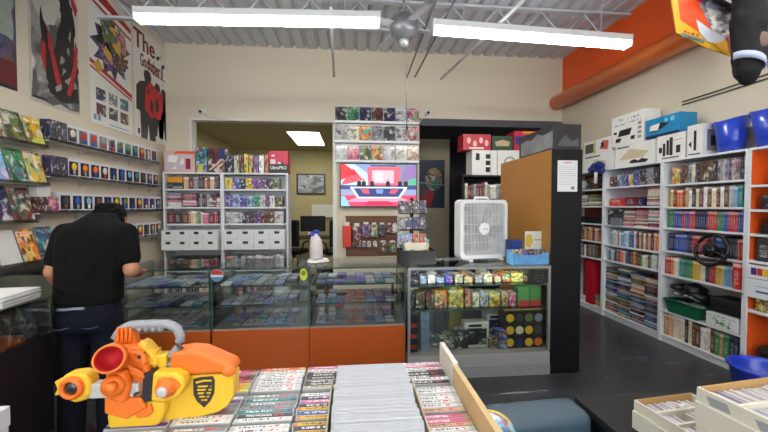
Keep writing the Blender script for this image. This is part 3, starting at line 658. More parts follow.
RB(fL, WL, SK[2], cvr(['maroon', 'charcoal', 'brown'], .10, .2)+gen(['cream', 'tan', 'white', 'teal'], 6, (.025, .04), (.18, .21), .15)+cvr(['pink', 'maroon'], .09, .17)+gen(['navy', 'red', 'grey', 'maroon'], 6, (.025, .035), (.18, .2), .15), 'game_box', 'game box', 'boxed game', 'third', uL, SP)
RB(fR, WR, SK[0], cvr(['yellow', 'blue', 'navy', 'yellow', 'purple', 'purple', 'charcoal', 'olive'], .105, .18), 'figure_box', 'figure box', 'boxed figure', 'top', uR, CV)
RB(fR, WR, SK[1], cvr(['blue', 'pale_blue', 'blue', 'pale_blue', 'green'], .105, .19)+cvr(['silver', 'purple', 'white'], .075, .19)+cvr(['brown'], .13, .17), 'figure_box', 'figure box', 'boxed figure', 'second', uR, CV)
RB(fR, WR, SK[2], cvr(['silver'], .25, .2)+cvr(['navy', 'charcoal', 'purple', 'maroon'], .085, .19)+cvr(['brown', 'silver', 'silver'], .13, .2), 'figure_box', 'figure box', 'boxed figure', 'third', uR, CV)
# long white storage boxes, two layers
wb = M('card_white', 'e3e4e6', .6); lab = M('label_dark', '2c2d38', .5)
def longbox(fr, x, y, z, w, d, h, label, grp):
    t = thing('card_storage_box', label, 'storage box', fr(x, y, z), fr.rz, grp)
    MB().box(-w/2, 0, 0, w/2, d, h*.97, wb, None, .003).build('carton', None, t); MB().box(-w/2-.002, -.003, h*.62, w/2+.002, d+.002, h, wb, None, .003).build('lid', None, t)
    MB().box(-w*.18, -.0042, h*.60, w*.16, -.0028, h*.86, lab).build('label_window', None, t)
zb = SK[3]+.001
for l in range(2):
    for j in range(4):
        w0 = (WL-.056)/4.09 if True else 0
        longbox(Frame((xk0, yk-.13, 0)), .027+w0*.52+j*w0*1.02, 0, zb+l*.152, w0, .40, .15, f"white storage box, {ordn(j)} from the left in the {['lower', 'upper'][l]} layer, left back bookcase", 'white storage boxes in two layers')
        w0 = (WR-.056)/4.09; longbox(Frame((xk1+.002, yk-.13, 0)), .027+w0*.52+j*w0*1.02, 0, zb+l*.152, w0, .40, .15, f"white storage box, {ordn(j)} from the left in the {['lower', 'upper'][l]} layer, right back bookcase", 'white storage boxes in two layers')
boxobj('console_box', fL, .42, .02, SK[4]+.001, .72, .25, .2, CVP, 'black', 'long black box below the white storage boxes, left back bookcase', 'box')
RB(fR, WR, SK[4], cvr(['red', 'orange'], .05, .22)+gen(['white', 'charcoal', 'silver', 'navy', 'black', 'grey'], 14, (.04, .07), (.2, .24), .16), 'guide_book', 'book', 'binder', 'fifth', uR, SP)
RB(fL, WL, SK[5], gen(mx, 14, (.04, .06), (.25, .3), .16), 'guide_book', 'book', 'tall book', 'lowest', uL, SP)
RB(fR, WR, SK[5], gen(mx, 14, (.04, .06), (.25, .3), .16), 'guide_book', 'book', 'tall book', 'lowest', uR, SP)
# on top of the back bookcases
zt = 2.021
def tb(px0, px1, pytop, col, label, mat=CV, y=.03, d=.2, z=zt, name='board_game', cat='game box'):
    Y = yk+y; a, b_ = PY(px0, 170, Y).x, PY(px1, 170, Y).x; h = PY((px0+px1)/2, pytop, Y).z-z
    return boxobj(name, Frame((0, yk, 0)), (a+b_)/2, y, z, b_-a-.003, d, h, mat, col, label, cat), b_-a-.003, h
o, w, h = tb(164, 195, 151, 'peach', 'large pale game box with orange-red border at the left on top', M('carton_peach', 'dcaea0', .4))
mb = MB(); mb.prism(rect(-w*.44, h*.1, w*.4, h*.84), -.0012, -.0003, M('print_lilac', 'cdbfcb', .35)); mb.build('picture', None, o)
pm(o, 'picture', pwt, [[(-w*.38, h*.5), (-w*.1, h*.45), (-w*.05, h*.75), (-w*.33, h*.8)], [(-w*.3, h*.15), (-.1*w, h*.15), (-w*.12, h*.3)], [(0, h*.4), (w*.15, h*.35), (w*.12, h*.72)]], -.002); pm(o, 'picture', M('print_dark_red', '8a1f2a', .4), [rect(w*.2, h*.15, w*.36, h*.65)], -.002); pm(o, 'border', M('print_orange', 'e2592c', .4), [[(-w*.2, h*.88), (w*.48, h*.86), (w*.48, h*.99), (-.1*w, h*.99)]])
o, w, h = tb(196, 207, 161, 'pale_blue', 'pale blue box with a yellow-green picture, lower of the small pair on top', CVP)
pm(o, 'picture', M('print_lime_yellow', 'c9cf3a', .4), [[(-w*.4, h*.05), (w*.1, h*.08), (w*.15, h*.7), (-w*.2, h*.75)]])
z2 = zt+h+.001; tb(195.5, 207, 147, 'teal', 'grey-blue small box balanced on the pale blue box', CVP, z=z2)
o, w, h = tb(208, 225, 148, 'maroon', 'dark red game box with slanting stripes on the bookcase top', CVP)
pm(o, 'picture', M('print_pale_pink', 'd8b7b0', .4), [[(-w*.45, h*.12), (-w*.38, h*.08), (w*.35, h*.5), (w*.3, h*.56)], [(-w*.2, h*.1), (-.1*w, h*.06), (w*.42, h*.35), (w*.38, h*.42)]]); pm(o, 'picture', M('print_navy2', '27326b', .4), [[(w*.1, h*.55), (w*.49, h*.6), (w*.49, h*.98), (w*.2, h*.98)]])
for i, (a, b_, y, c, d_) in enumerate([(225.5, 233.5, 155, 'navy', 'navy figure box with two round windows'), (234, 239, 155, 'cream', 'cream patterned figure box'), (239.5, 243.5, 154, 'maroon', 'dark red patterned figure box'), (244, 248.5, 154, 'yellow', 'yellow figure box, left of the pair'), (249, 253, 155, 'orange', 'orange-yellow figure box'), (253.5, 258.5, 156, 'purple', 'purple figure box'), (259, 264, 155, 'white', 'white and grey figure box'), (264.5, 268.5, 154, 'red', 'thin red and cream figure box')]):
    tb(a, b_, y, c, f"{d_} in the row on the back bookcase top", CV, name='figure_box', cat='figure box')
o, w, h = tb(269, 288, 151, 'red', 'red and black trading card supplies box with white lettering', M('carton_red', 'cf2b4c', .4))
pm(o, 'band', pk, [rect(-w/2, 0, w/2, h*.40), [(-w*.12, h*.40), (w*.3, h*.40), (w*.2, h*.52), (w*.02, h*.53)]]); pm(o, 'picture', M('print_card_white', 'dfd6e0', .4), [rect(-w*.42, h*.42, -w*.16, h*.62), [(-w*.08, h*.42), (w*.16, h*.42), (w*.12, h*.5), (-w*.02, h*.52)], rect(-w*.36, h*.74, -w*.2, h*.84)], -.002)
text('UltraPRO', .075, pwt, o, (0, -.0022, h*.24), (PI/2, 0, 0), bold=.001, sx=.84)
# ---------------------------------------------------------------- rear room contents
t = thing('framed_picture', 'dark framed grey picture on the rear room wall', 'picture', PY(311, 184, BY-.03))
MB().box(-.37, 0, -.27, .37, .025, .27, M('frame_black', '17171a', .4)).build('frame', None, t)
MB().box(-.33, -.004, -.23, .33, -.0005, .23, CVP).build('print', None, t); t.children[-1].color = (.35, .37, .4, 1)
t = thing('whiteboard', 'small whiteboard with a wooden lower rail in the rear room', 'board', PY(325, 211, BY-.03))
MB().box(-.34, 0, -.16, .34, .02, .17, M('board_white', 'd8d6c8', .5)).build('board', None, t); MB().box(-.36, -.02, -.22, .36, .02, -.16, M('board_rail', '8a6b45', .6)).build('rail', None, t)
t = thing('desk', 'dark cluttered desk at the end of the rear room', 'desk', (-.55, 8.6, 0)); dk = M('desk_dark', '3a3128', .6)
MB().box(-1.1, -.3, .72, 1.1, .35, .76, dk).build('desktop', None, t)
for sx in (-1.05, 1.0): MB().box(sx, -.28, 0, sx+.05, .33, .72, dk).build('side_panel', None, t)
t = thing('monitor', 'black monitor standing on the rear room desk', 'monitor', (-.95, 8.62, .761)); MB().box(-.3, 0, .12, .3, .05, .5, blackm, None, .01).build('screen', None, t); MB().box(-.04, .01, .0, .04, .05, .14, blackm).build('stand', None, t); MB().box(-.12, -.06, 0, .12, .1, .012, blackm).build('base', None, t)
t = thing('paper_box', 'white box on the rear desk beside the black monitor', 'box', (-1.36, 8.55, .761)); MB().box(-.09, -.08, 0, .09, .08, .26, cwh, None, .004).build('carton', None, t); MB().box(-.095, -.085, .2, .095, .085, .264, cwh, None, .004).build('lid', None, t)
def officechair(x, y, label, rz):
    t = thing('office_chair', label, 'chair', (x, y, 0), rz)
    MB().box(-.23, -.06, .62, .23, .02, 1.2, blackm, None, .05).build('backrest', None, t); MB().box(-.25, -.02, .44, .25, .46, .54, blackm, None, .04).build('seat', None, t)
    MB().cyl((0, .2, .1), (0, .2, .44), .03, blackm).build('post', None, t)
    for k in range(5): a = 2*PI*k/5; MB().cyl((0, .2, .09), (.28*math.cos(a), .2+.28*math.sin(a), .06), .02, blackm, 8).ball((.28*math.cos(a), .2+.28*math.sin(a), .035), .034, blackm, None, 8, 6).build('leg', None, t)
    for s in (-1, 1): MB().tube([(s*.24, .05, .5), (s*.29, .08, .7), (s*.29, .3, .72)], .02, blackm, 8).build('armrest', None, t)
officechair(-.28, 7.6, 'black office chair in the rear room, nearer the whiteboard', .5)
officechair(-1.35, 7.75, 'black office chair in the rear room, in front of the monitor', -.3)
# ---------------------------------------------------------------- hall contents behind the counter
pst = PY(431, 184, 7.49); t = thing('wall_poster', 'dark blue and red fantasy poster at the end of the hall', 'poster', pst)
MB().box(-.30, -.008, -.52, .30, 0, .52, M('poster_navy', '15233f', .45)).build('sheet', None, t)
o = MB().prism([(.19*math.cos(a*PI/12)+.06, .1+.25*math.sin(a*PI/12)) for a in range(24)], -.0105, -.009, CVP).build('figure', None, t); o.color = (.35, .12, .04, 1)
MB().prism([(-.28, -.5), (-.02, -.5), (.08, -.2), (-.1, -.12), (-.2, -.3)], -.0105, -.009, M('poster_red', 'a81722', .5)).build('figure', None, t)
MB().prism([(-.29, .02), (.29, -.04), (.29, -.02), (-.29, .05)], -.0118, -.0106, M('poster_cyan', '5fa5b8', .5)).build('streak', None, t)
fH = Frame((PY(462, 180, 5.5).x, 5.5, 0)); WH = 1.35
bookcase('black shelving in the hall carrying console boxes, behind the box fan', fH, WH, 2.0, .40, [1.62, 1.2, .8, .4, .08], m=blackm, th=.03)
R_(fH, WH, 1.62, gen(['white', 'grey', 'charcoal', 'cream', 'maroon'], 14, (.03, .06), (.2, .3), .16), 'game_box', 'game box', 'boxed game', 'top', 'of the black hall shelving', SP, x0=.06)
for zz, nm in ((1.2, 'second'), (.8, 'third')): R_(fH, WH, zz, gen(['charcoal', 'black', 'navy', 'grey'], 12, (.05, .08), (.2, .3), .16), 'game_box', 'game box', 'boxed game', nm, 'of the black hall shelving', SP, x0=.06)
def hb(px0, px1, py0, py1, col, label, mat, y=0.0, d=.3, z=None):
    Y = 5.5+y; a, b_ = PY(px0, 160, Y).x, PY(px1, 160, Y).x; z0 = PY(px0, py1, Y).z if z is None else z; h = PY(px0, py0, Y).z-z0
    o = boxobj('retail_box', Frame((0, 5.5, 0)), (a+b_)/2, y, z0, b_-a-.004, d, h, mat, col, label, 'box'); return o, b_-a-.004, h, z0+h
o, w, h, zt1 = hb(472, 497, 150, 174, 'white', 'white console box with black device pictures on the hall shelving', cwh, z=2.001)
pm(o, 'picture', pk, [rect(w*.0+.02, h*.12, w*.18+.02, h*.32), rect(w*.0+.02, h*.4, w*.18+.02, h*.58), rect(w*.0+.02, h*.66, w*.18+.02, h*.84), [(-w*.36, h*.6), (-w*.2, h*.6), (-w*.2, h*.85), (-w*.34, h*.9)]]); pm(o, 'stripe', M('print_gl', 'b9bcc2', .5), [rect(w*.24, 0, w*.27, h)])
o, w, h, _ = hb(497.5, 530, 150, 174, 'white', 'white box with a ring-shaped picture, right of the console box', cwh, z=2.001)
ring = [(-w*.12+.10*math.cos(a*PI/12), h*.5+.10*math.sin(a*PI/12)) for a in range(24)]; inn = [(-w*.12+.075*math.cos(a*PI/12), h*.5+.075*math.sin(a*PI/12)) for a in range(24)]
pm(o, 'picture', pg, [[ring[i], ring[(i+1) % 24], inn[(i+1) % 24], inn[i]] for i in range(24)])
zt1 += .001
o, w, h, _ = hb(463, 491, 134, 150, 'red', 'red console box with pale rounded pictures on the white box', M('carton_crimson', 'b72a3a', .4), z=zt1)
pm(o, 'picture', M('print_salmon', 'e6b3ac', .4), [[(x+w*.07*math.cos(a*PI/6), h*zc+h*.2*math.sin(a*PI/6)) for a in range(12)] for x, zc in ((-w*.3, .6), (-w*.08, .4), (w*.14, .62), (w*.34, .45))]); pm(o, 'title', pwt, [rect(-w*.3, h*.08, w*.25, h*.17)])
o, w, h, _ = hb(492, 513, 136, 150, 'green', 'dark green game box with a tan picture above the white boxes', M('carton_forest', '2c4a38', .4), z=zt1)
pm(o, 'picture', M('print_tan2', 'bda57e', .4), [[(-w*.3, h*.3), (w*.3, h*.3), (w*.36, h*.6), (0, h*.75), (-w*.38, h*.58)]])
o, w, h, _ = hb(514, 540, 131, 150, 'red', 'red box with a round blue emblem, next to the tan panel top', M('carton_scarlet', 'c2283c', .4), z=zt1)
pm(o, 'picture', M('print_mid_blue', '2b3a86', .4), [rect(-w*.45, h*.3, 0, h*.75)]); pm(o, 'band', M('print_amber', 'e0a030', .4), [rect(-w*.2, h*.86, w*.3, h*.98)])
# ================================================================ pier: hanging covers, screen, slat panel
fP = Frame((0, YB, 0)); clearm = GLASS('clear_plastic', (.97, .98, .98), .08, .8)
gx0, gx1 = PY(335, 140, YB-.05).x, PY(419, 140, YB-.05).x
tints = [['charcoal', 'green', 'navy', 'maroon', 'navy', 'silver', 'pink'], ['silver', 'cream', 'orange', 'grey', 'charcoal', 'silver', 'pink'], ['silver', 'pink', 'olive', 'orange', 'silver', 'cream', 'peach']]
rown = ['top', 'middle', 'bottom']
gcover = cover_mat('gloss_cover', rough=.15, scale=1.6, light=.62)
for r, (ytop, ybot) in enumerate(((107, 122.5), (125.5, 142), (145, 161.5))):
    z0, z1 = PY(376, ybot, YB-.05).z, PY(376, ytop, YB-.05).z
    t = thing('display_ledge', f"white {rown[r]} display ledge on the pier above the television", 'shelf', ((gx0+gx1)/2, YB, z0))
    L = gx1-gx0
    MB().box(-L/2, -.075, -.02, L/2, -.001, -.004, whitem, None, .002).build('ledge', None, t); MB().box(-L/2, -.08, -.02, L/2, -.075, .02, whitem).build('lip', None, t)
    MB().box(-L/2, -.012, -.004, L/2, -.001, z1-z0+.02, M('ledge_back', 'c9cbcc', .4)).build('back_panel', None, t)
    for i in range(7):
        w_ = L/7
        boxobj('game_cover', fP, gx0+w_*(i+.5), -.058, z0, w_-.012, .012, z1-z0-.006, gcover, tints[r][i], f"{cname(tints[r][i])} glossy game cover, {ordn(i)} from left on the {rown[r]} ledge above the television", 'game cover', f"game covers on the {rown[r]} pier ledge", lean=R(-4))
# television
tx0, tx1, tz0, tz1 = PY(340, 200, YB-.1).x, PY(417, 200, YB-.1).x, PY(378, 207, YB-.1).z, PY(378, 163.5, YB-.1).z
W_, H_ = tx1-tx0, tz1-tz0
t = thing('television', 'wall-mounted television showing a red and blue sports studio', 'television', ((tx0+tx1)/2, YB-.05, tz0))
MB().box(-W_/2, -.05, 0, W_/2, 0, H_, M('tv_black', '0a0a0c', .3), None, .008).build('bezel', None, t)
MB().box(-.2, 0, H_*.3, .2, .049, H_*.7, M('tv_bracket', '2a2a2e', .5)).build('bracket', None, t)
def e(n, c, s=1.0): return EM('screen_'+n, c, s*TVS)
TVS = 1.5
mb = MB(); iw, ih = W_-.03, H_-.03; zz0 = .015
def S(pts, m, l): mb.prism([(-iw/2+u*iw, zz0+v*ih) for u, v in pts], -.051-.0006*l, -.0506-.0006*l, m)
S([(0, 0), (1, 0), (1, 1), (0, 1)], e('lilac', '8f9fc4', .8), 0)
S([(0, .42), (.36, .42), (.36, 1), (0, 1)], e('pale', 'b6c6dc', .9), 1); S([(0, .62), (.22, .78), (.05, 1), (0, 1)], e('red', 'd62a34'), 2); S([(.0, .5), (.3, .62), (.16, .9), (.02, .56)], e('rose', 'd94a58'), 2); S([(.18, 1), (.34, .8), (.46, 1)], e('blue_soft', '6f8fc8'), 2)
S([(.62, .42), (1, .42), (1, 1), (.62, 1)], e('slate', '7887a8', .8), 1); S([(.78, .5), (1, .62), (1, .98), (.86, .98)], e('violet', '8a6fa8', .8), 2); S([(.86, .5), (1, .5), (1, .68), (.9, .64)], e('mint', '5fae8f', .8), 3)
S([(.36, .5), (.76, .5), (.8, .94), (.34, .94)], e('pink', 'd8586a'), 3); S([(.41, .55), (.70, .55), (.70, .86), (.41, .86)], e('pink_pale', 'd9a8b4'), 4); S([(.46, .6), (.55, .6), (.55, .8), (.46, .8)], e('white_soft', 'd5d8de'), 5)
S([(.40, .95), (.72, .95), (.74, .98), (.38, .98)], e('dark', '2a2c40', .5), 4)
S([(0, .40), (1, .40), (1, .50), (0, .50)], e('indigo', '3b4a86', .7), 5)
S([(0, 0), (1, 0), (1, .26), (0, .26)], e('magenta', 'c23a5c'), 5); S([(.04, .1), (.96, .1), (.8, .2), (.2, .2)], e('rose_light', 'de8aa0'), 6); S([(.3, .02), (.7, .02), (.64, .12), (.36, .12)], e('crimson', 'b02448'), 7); S([(0, 0), (.12, 0), (.05, .24), (0, .24)], e('cyan_pale', '7fb0c8'), 7)
S([(.14, .44), (.86, .44), (.78, .20), (.22, .20)], e('desk', '2c3d78', .8), 8); S([(.12, .46), (.88, .46), (.87, .43), (.13, .43)], e('desk_edge', 'dfe6f2'), 9); S([(.22, .22), (.78, .22), (.77, .19), (.23, .19)], e('desk_edge', 'dfe6f2'), 9); S([(.12, .45), (.155, .45), (.245, .20), (.215, .20)], e('desk_edge', 'dfe6f2'), 9); S([(.88, .45), (.845, .45), (.755, .20), (.785, .20)], e('desk_edge', 'dfe6f2'), 9)
S([(.26, .4), (.36, .4), (.38, .3), (.3, .3)], e('rose', 'd94a58'), 10); S([(.66, .4), (.76, .4), (.72, .3), (.64, .3)], e('rose', 'd94a58'), 10); S([(.46, .4), (.56, .4), (.55, .3), (.47, .3)], e('steel', '6a86b8'), 10)
for u in (.24, .30, .41, .62, .78, .86):
    S([(u-.03, .46), (u+.03, .46), (u+.026, .58), (u+.01, .6), (u-.01, .6), (u-.026, .58)], e('suit', '17182a', .5), 11); S([(u+.012*math.cos(a*PI/5), .63+.03*math.sin(a*PI/5)) for a in range(10)], e('face', 'b08a7c', .7), 12)
mb.build('screen', None, t)
# brown slat panel with hanging accessories
sx0, sx1, sz0, sz1 = PY(346, 230, YB).x, PY(397, 230, YB).x, PY(370, 256, YB).z, PY(370, 217, YB).z
WS = sx1-sx0
t = thing('slat_panel', 'brown slatted display panel below the television', 'display panel', ((sx0+sx1)/2, YB-.001, sz0)); sb = M('slat_brown', '6b4630', .6)
mb = MB(); mb.box(-WS/2, -.012, 0, WS/2, -.001, sz1-sz0, sb)
for k in range(7): mb.box(-WS/2, -.022, k*.095+.01, WS/2, -.012, k*.095+.078, sb, None, .003)
mb.build('slats', None, t); MB().box(-WS/2-.01, -.03, -.04, WS/2+.3, -.001, -.01, M('slat_trim', 'c8b79c', .5)).build('lower_trim', None, t); MB().box(-WS/2-.01, -.026, sz1-sz0, WS/2+.01, -.001, sz1-sz0+.02, sb).build('upper_trim', None, t)
YH = YB-.06
hang = [(343, 351, 222, 247, 'red', 'large bright red hanging case, left end of the brown slat panel'), (352.5, 361, 223, 247, 'maroon', 'dark red hanging case beside the large red case'), (362, 370, 222, 237, 'purple', 'purple hanging accessory pack on the slat panel'), (371, 377.5, 222.5, 237, 'tan', 'tan hanging accessory pack on the slat panel'), (378.5, 385.5, 222.5, 236, 'charcoal', 'charcoal hanging accessory pack on the slat panel'), (386.5, 392, 223, 233, 'maroon', 'small maroon and white hanging pack, slat panel'), (392.5, 397, 223, 233, 'white', 'small white and red hanging pack at the right end of the slat panel'),
        (362, 366, 241, 247, 'grey', 'tiny grey pack in the lower row of the slat panel, first of three'), (367, 371, 241, 247, 'silver', 'tiny silver pack in the lower row of the slat panel'), (373, 377, 241, 247, 'cream', 'tiny cream pack in the lower row of the slat panel'), (379, 387, 240.5, 252, 'brown', 'brown round-faced pack in the lower row of the slat panel'), (388.5, 396, 240.5, 252, 'olive', 'olive pack at the right of the lower slat panel row')]
for a, b_, y0, y1, c, lab_ in hang:
    p0, p1 = PY(a, y1, YH), PY(b_, y0, YH); w_, h_ = p1.x-p0.x, p1.z-p0.z
    t = thing('hanging_pack', lab_, 'accessory pack', ((p0.x+p1.x)/2, YH, p0.z))
    red = c == 'red'
    o = MB().box(-w_/2, -.02 if not red else -.05, 0, w_/2, .012, h_*.86, M('case_red', 'd8352a', .45) if red else CVP, None, .012 if red else .004).build('pack', None, t); o.color = (*COL[c], 1)
    MB().box(-w_*.3, -.002, h_*.84, w_*.3, .002, h_, M('hang_card', 'ddd9d0', .5)).build('hang_tab', None, t); MB().cyl((0, -.03, h_*.95), (0, .028, h_*.95), .004, steel, 6).build('hook', None, t)
# ================================================================ glass counters
glass = GLASS('case_glass', (.95, .985, .975), .015, .7); shelfglass = GLASS('shelf_glass', (.88, .95, .93), .02, .9)
alu = M('aluminium', 'a9adb2', .35, .7); edge = M('glass_edge', '3b5a55', .25); blk = M('case_black', '1a1b1e', .5)
woodo = M('orange_wood', 'b4541a', .35, var=.12, vscale=2.2, coat=.2); kick = M('base_grey', '9b9ca1', .5)
HC = .98
def showcase(label, x0, x1, y0, D, base, basem, shelves, rail, railm, skirt=.0, posts=True):
    t = thing('glass_showcase', label, 'showcase', ((x0+x1)/2, y0, 0)); W = (x1-x0)/2
    bx(-W, 0, 0, W, D, base-.015, basem, .003).build('base_panel', None, t); bx(-W+.004, .004, base-.015, W-.004, D-.004, base, M('case_deck', '8a8684', .6)).build('deck', None, t)
    r = rail
    for sx in (-1, 1):
        for yy in (0, D-r): MB().box(sx*W, yy, base, sx*(W-r), yy+r, HC-.008, railm).build('post', None, t)
        MB().box(sx*W, r, HC-.008-r, sx*(W-r), D-r, HC-.008, railm).build('rail', None, t)
        MB().box(sx*(W-.002), r, base, sx*(W-.006), D-r, HC-.008-r, glass).build('side_glass', None, t)
    MB().box(-W+r, 0, HC-.008-r, W-r, r, HC-.008, railm).build('rail', None, t); MB().box(-W+r, D-r, HC-.008-r, W-r, D, HC-.008, railm).build('rail', None, t)
    MB().box(-W+r, .002, base, W-r, .006, HC-.008-r, glass).build('front_glass', None, t)
    MB().box(-W, 0, HC-.008, W, D, HC, glass).build('top_glass', None, t)
    for z in shelves:
        MB().box(-W+r+.004, .05, z-.008, W-r-.004, D-.02, z, shelfglass).build('shelf', None, t); MB().box(-W+r+.004, .048, z-.008, W-r-.004, .0499, z, edge).build('shelf_edge', None, t)
    return t
YM = 3.0; DM = .58
xm0, xm1, xm2 = PY(211, 268, YM).x, PY(309, 268, YM).x, PY(405.5, 268, YM).x
xn0 = PY(112, 268, YM).x
SM = [.82, .655]; BM = .475
cases = [(xn0, xm0-.014, 'orange-based glass case beside the standing person, blue cases inside'), (xm0, xm1-.003, 'orange-based glass case with a round red and blue sticker'), (xm1, xm2, 'orange-based glass case holding a red block inside, under the spray bottle side')]
cases[2] = (xm1, xm2, 'orange-based glass case next to the grey-based showcase')
greyblues = ['pale_blue', 'silver', 'pale_blue', 'blue', 'grey', 'silver', 'teal', 'pale_blue', 'white', 'blue', 'silver']
flatcov = cover_mat('flat_cover', title=False, scale=3, light=.66)
cn = ['left', 'middle', 'right-hand']
for k, (a, b_, lab_) in enumerate(cases):
    t = showcase(lab_, a, b_, YM, DM, BM, woodo, SM, .008, edge)
    for sx, yy in ((-.72, .5), (-.72, .3), (.86, .46)) if k else ():
        MB().box(sx*(b_-a)/2-.012, yy, BM, sx*(b_-a)/2+.012, yy+.02, SM[0]-.008, M('strut_wood', '8a5a34', .6)).build('strut', None, t)
    ff = Frame((a, YM, 0)); w_ = .088
    n = int((b_-a-.10)/w_)
    for zi, z in enumerate((BM, SM[1], SM[0])):
        for rr_ in range(3):
            for i in range(n):
                c = rng.choice(greyblues if not (k == 2 and zi < 2 and i in (3, 4)) else ['red'])
                if rng.random() < .1: continue
                yy = .075+rr_*.15
                boxobj('cartridge', ff, .042+w_*(i+.5), yy, z+.0005, .078, .125, rng.uniform(.012, .02), flatcov, c,
                       f"{cname(c)} game, {ordn(i)} from left, {ordn(rr_)} row back, {['deck', 'lower shelf', 'upper shelf'][zi]}, {cn[k]} orange case", 'game cartridge', f"games laid out in the {cn[k]} orange case", lean=0)
# upright red box inside the right-hand orange case
boxobj('console_box', Frame((xm1, YM, 0)), .235, .53, BM+.001, .09, .03, .165, M('red_pack', 'c23a3a', .4), 'red', 'upright red pack at the back of the right-hand orange case', 'box')
def sticker(px, py, r, cols, label, shape=1.0):
    p = PY(px, py, YM-.002); t = thing('sticker', label, 'sticker', p)
    n = 28; MB().prism([(r*shape*math.cos(2*PI*a/n), r*math.sin(2*PI*a/n)) for a in range(n)], -.001, .0015, cols[0]).build('disc', None, t)
    return t, n
sr, sbl = M('sticker_red', 'b5332e', .4), M('sticker_blue', '4d7fa8', .4)
t, n = sticker(217, 275.5, .05, [M('sticker_white', 'c8d4dc', .4)], 'round red, white and blue sticker on the orange glass case')
MB().prism([(.046*math.cos(PI*a/12), .006+.042*math.sin(PI*a/12)) for a in range(13)], -.002, -.0011, sr).build('red_half', None, t)
MB().prism([(.046*math.cos(PI+PI*a/12), -.012+.036*math.sin(PI+PI*a/12)) for a in range(13)], -.002, -.0011, sbl).build('blue_half', None, t)
t, n = sticker(303.5, 274.5, .052, [M('sticker_yellow', 'c3cc2e', .4)], 'oval yellow sticker hanging inside the middle orange case seam', .62)
MB().prism([(.018*math.cos(PI*a/8), .012+.022*math.sin(PI*a/8)) for a in range(16)], -.002, -.0011, M('sticker_olive', '6f7a28', .4)).build('print', None, t)
# ---------------------------------------------------------------- grey-based showcase on the right
YR = 2.94; DR = .56; xr0, xr1 = PY(408, 268, YR).x, PY(551, 268, YR).x; SR = [.80, .585]; BR = .215
tR = showcase('wide glass showcase with grey base and aluminium frame under the box fan', xr0, xr1, YR, DR, BR, kick, SR, .022, alu)
MB().cyl((-(xr1-xr0)/2+.05, .032, .958), ((xr1-xr0)/2-.05, .032, .958), .007, EM('case_lamp_glow', (1, .95, .85), 55), 10).build('case_lamp', None, tR)
MB().box(-(xr1-xr0)/2, -.006, .0, (xr1-xr0)/2, -.0005, .10, M('kick_light', '8f9197', .5)).build('kick_strip', None, tR)
fR2 = Frame((xr0, YR, 0))
def KX(y): return min(1, (PY(549, 300, YR).x-.03-PY(409, 300, YR).x)*350/((YR+y)*1.0)/141.5)
def inR(px0, px1, pyt, z, y, col, label, name='figure_box', mat=CV, d=.10, cat='box', hh=None):
    px0, px1 = 409+(px0-409)*KX(y), 409+(px1-409)*KX(y)
    Y = YR+y; a, b_ = PY(px0, 300, Y).x, PY(px1, 300, Y).x; h = (PY((px0+px1)/2, pyt, Y).z-z) if hh is None else hh
    if b_ > xr1-.028: a -= b_-(xr1-.028); b_ = xr1-.028
    return boxobj(name, Frame((0, YR, 0)), (a+b_)/2, y, z+.0006, b_-a-.004, d, h, mat, col, label, cat)
top_items = [(410, 419, 'navy'), (420, 427, 'pale_blue'), (428, 436, 'white'), (437, 445, 'pale_blue'), (446, 454, 'blue'), (456, 464, 'peach'), (465, 474, 'tan'), (476, 484, 'grey'), (485, 494, 'cream'), (496, 503, 'peach'), (504, 512, 'orange'), (513, 525, 'yellow'), (526, 530, 'brown')]
for i, (a, b_, c) in enumerate(top_items): inR(a, b_, 277, SR[0], .16, c, f"{cname(c)} toy pack, {ordn(i)} from left on the top glass shelf under the fan", 'toy_pack', CVP, .14, 'toy', hh=.05+.012*(i % 3))
for i, (a, b_, c) in enumerate(top_items[::2]): inR(a+1, b_+3, 270, SR[0], .36, c, f"{cname(c)} toy pack in the rear row on the top glass shelf, {ordn(i)} from left", 'toy_pack', CVP, .14, 'toy', hh=.06)
mid = [(409.5, 415, 'charcoal', 294), (416, 425, 'brown', 293), (426, 434, 'maroon', 293), (435, 447, 'orange', 292), (449, 464, 'yellow', 289), (465.5, 472, 'red', 290), (473, 480, 'cream', 293), (481, 489, 'silver', 292), (490, 501, 'yellow', 293), (502, 509, 'tan', 292), (510, 517, 'pink', 292)]
for i, (a, b_, c, y) in enumerate(mid): inR(a, b_, y, SR[1], .12, c, f"{cname(c)} figure box, {ordn(i)} from left on the middle glass shelf under the fan", d=.15 if i != 4 else .3)
pgreen = M('tin_green', '4f8a48', .4)
for i in range(2):
    o = boxobj('figure_box', Frame((0, YR, 0)), xr1-.032-.110*(1.5-i), .10, SR[1]+.0006, .104, .12, .165, pgreen, 'green', f"green and red square box at the {['left', 'right'][i]} of the pair on the middle glass shelf", 'box')
    ww = o.dimensions.x; mb = MB(); mb.box(-.05, -.0015, .0, .05, -.0003, .055, M('tin_red', 'b8383a', .4)); mb.build('red_band', None, o)
boxobj('display_box', Frame((0, YR, 0)), PY(412.5, 330, YR+.08).x, .06, BR+.001, .085, .14, .30, M('carton_midnight', '14172c', .4), 'navy', 'tall dark blue stacked toy boxes at the left of the showcase deck', 'box')
o = [x for x in bpy.data.objects if x.get('label', '').startswith('tall dark blue stacked')][0]
for k_ in range(3): MB().box(-.03, -.0015, .03+.095*k_, .035, -.0003, .065+.095*k_, prd).build('red_label', None, o)
for k_ in range(5): boxobj('plastic_box', Frame((0, YR, 0)), PY(424.5, 330, YR+.1).x, .08, BR+.001+k_*.068, .075, .12, .066, M('plastic_slate', '7d92a8', .2), 'pale_blue', f"grey-blue clear plastic box, {ordn(k_)} up in the stack beside the dark blue boxes", 'plastic box')
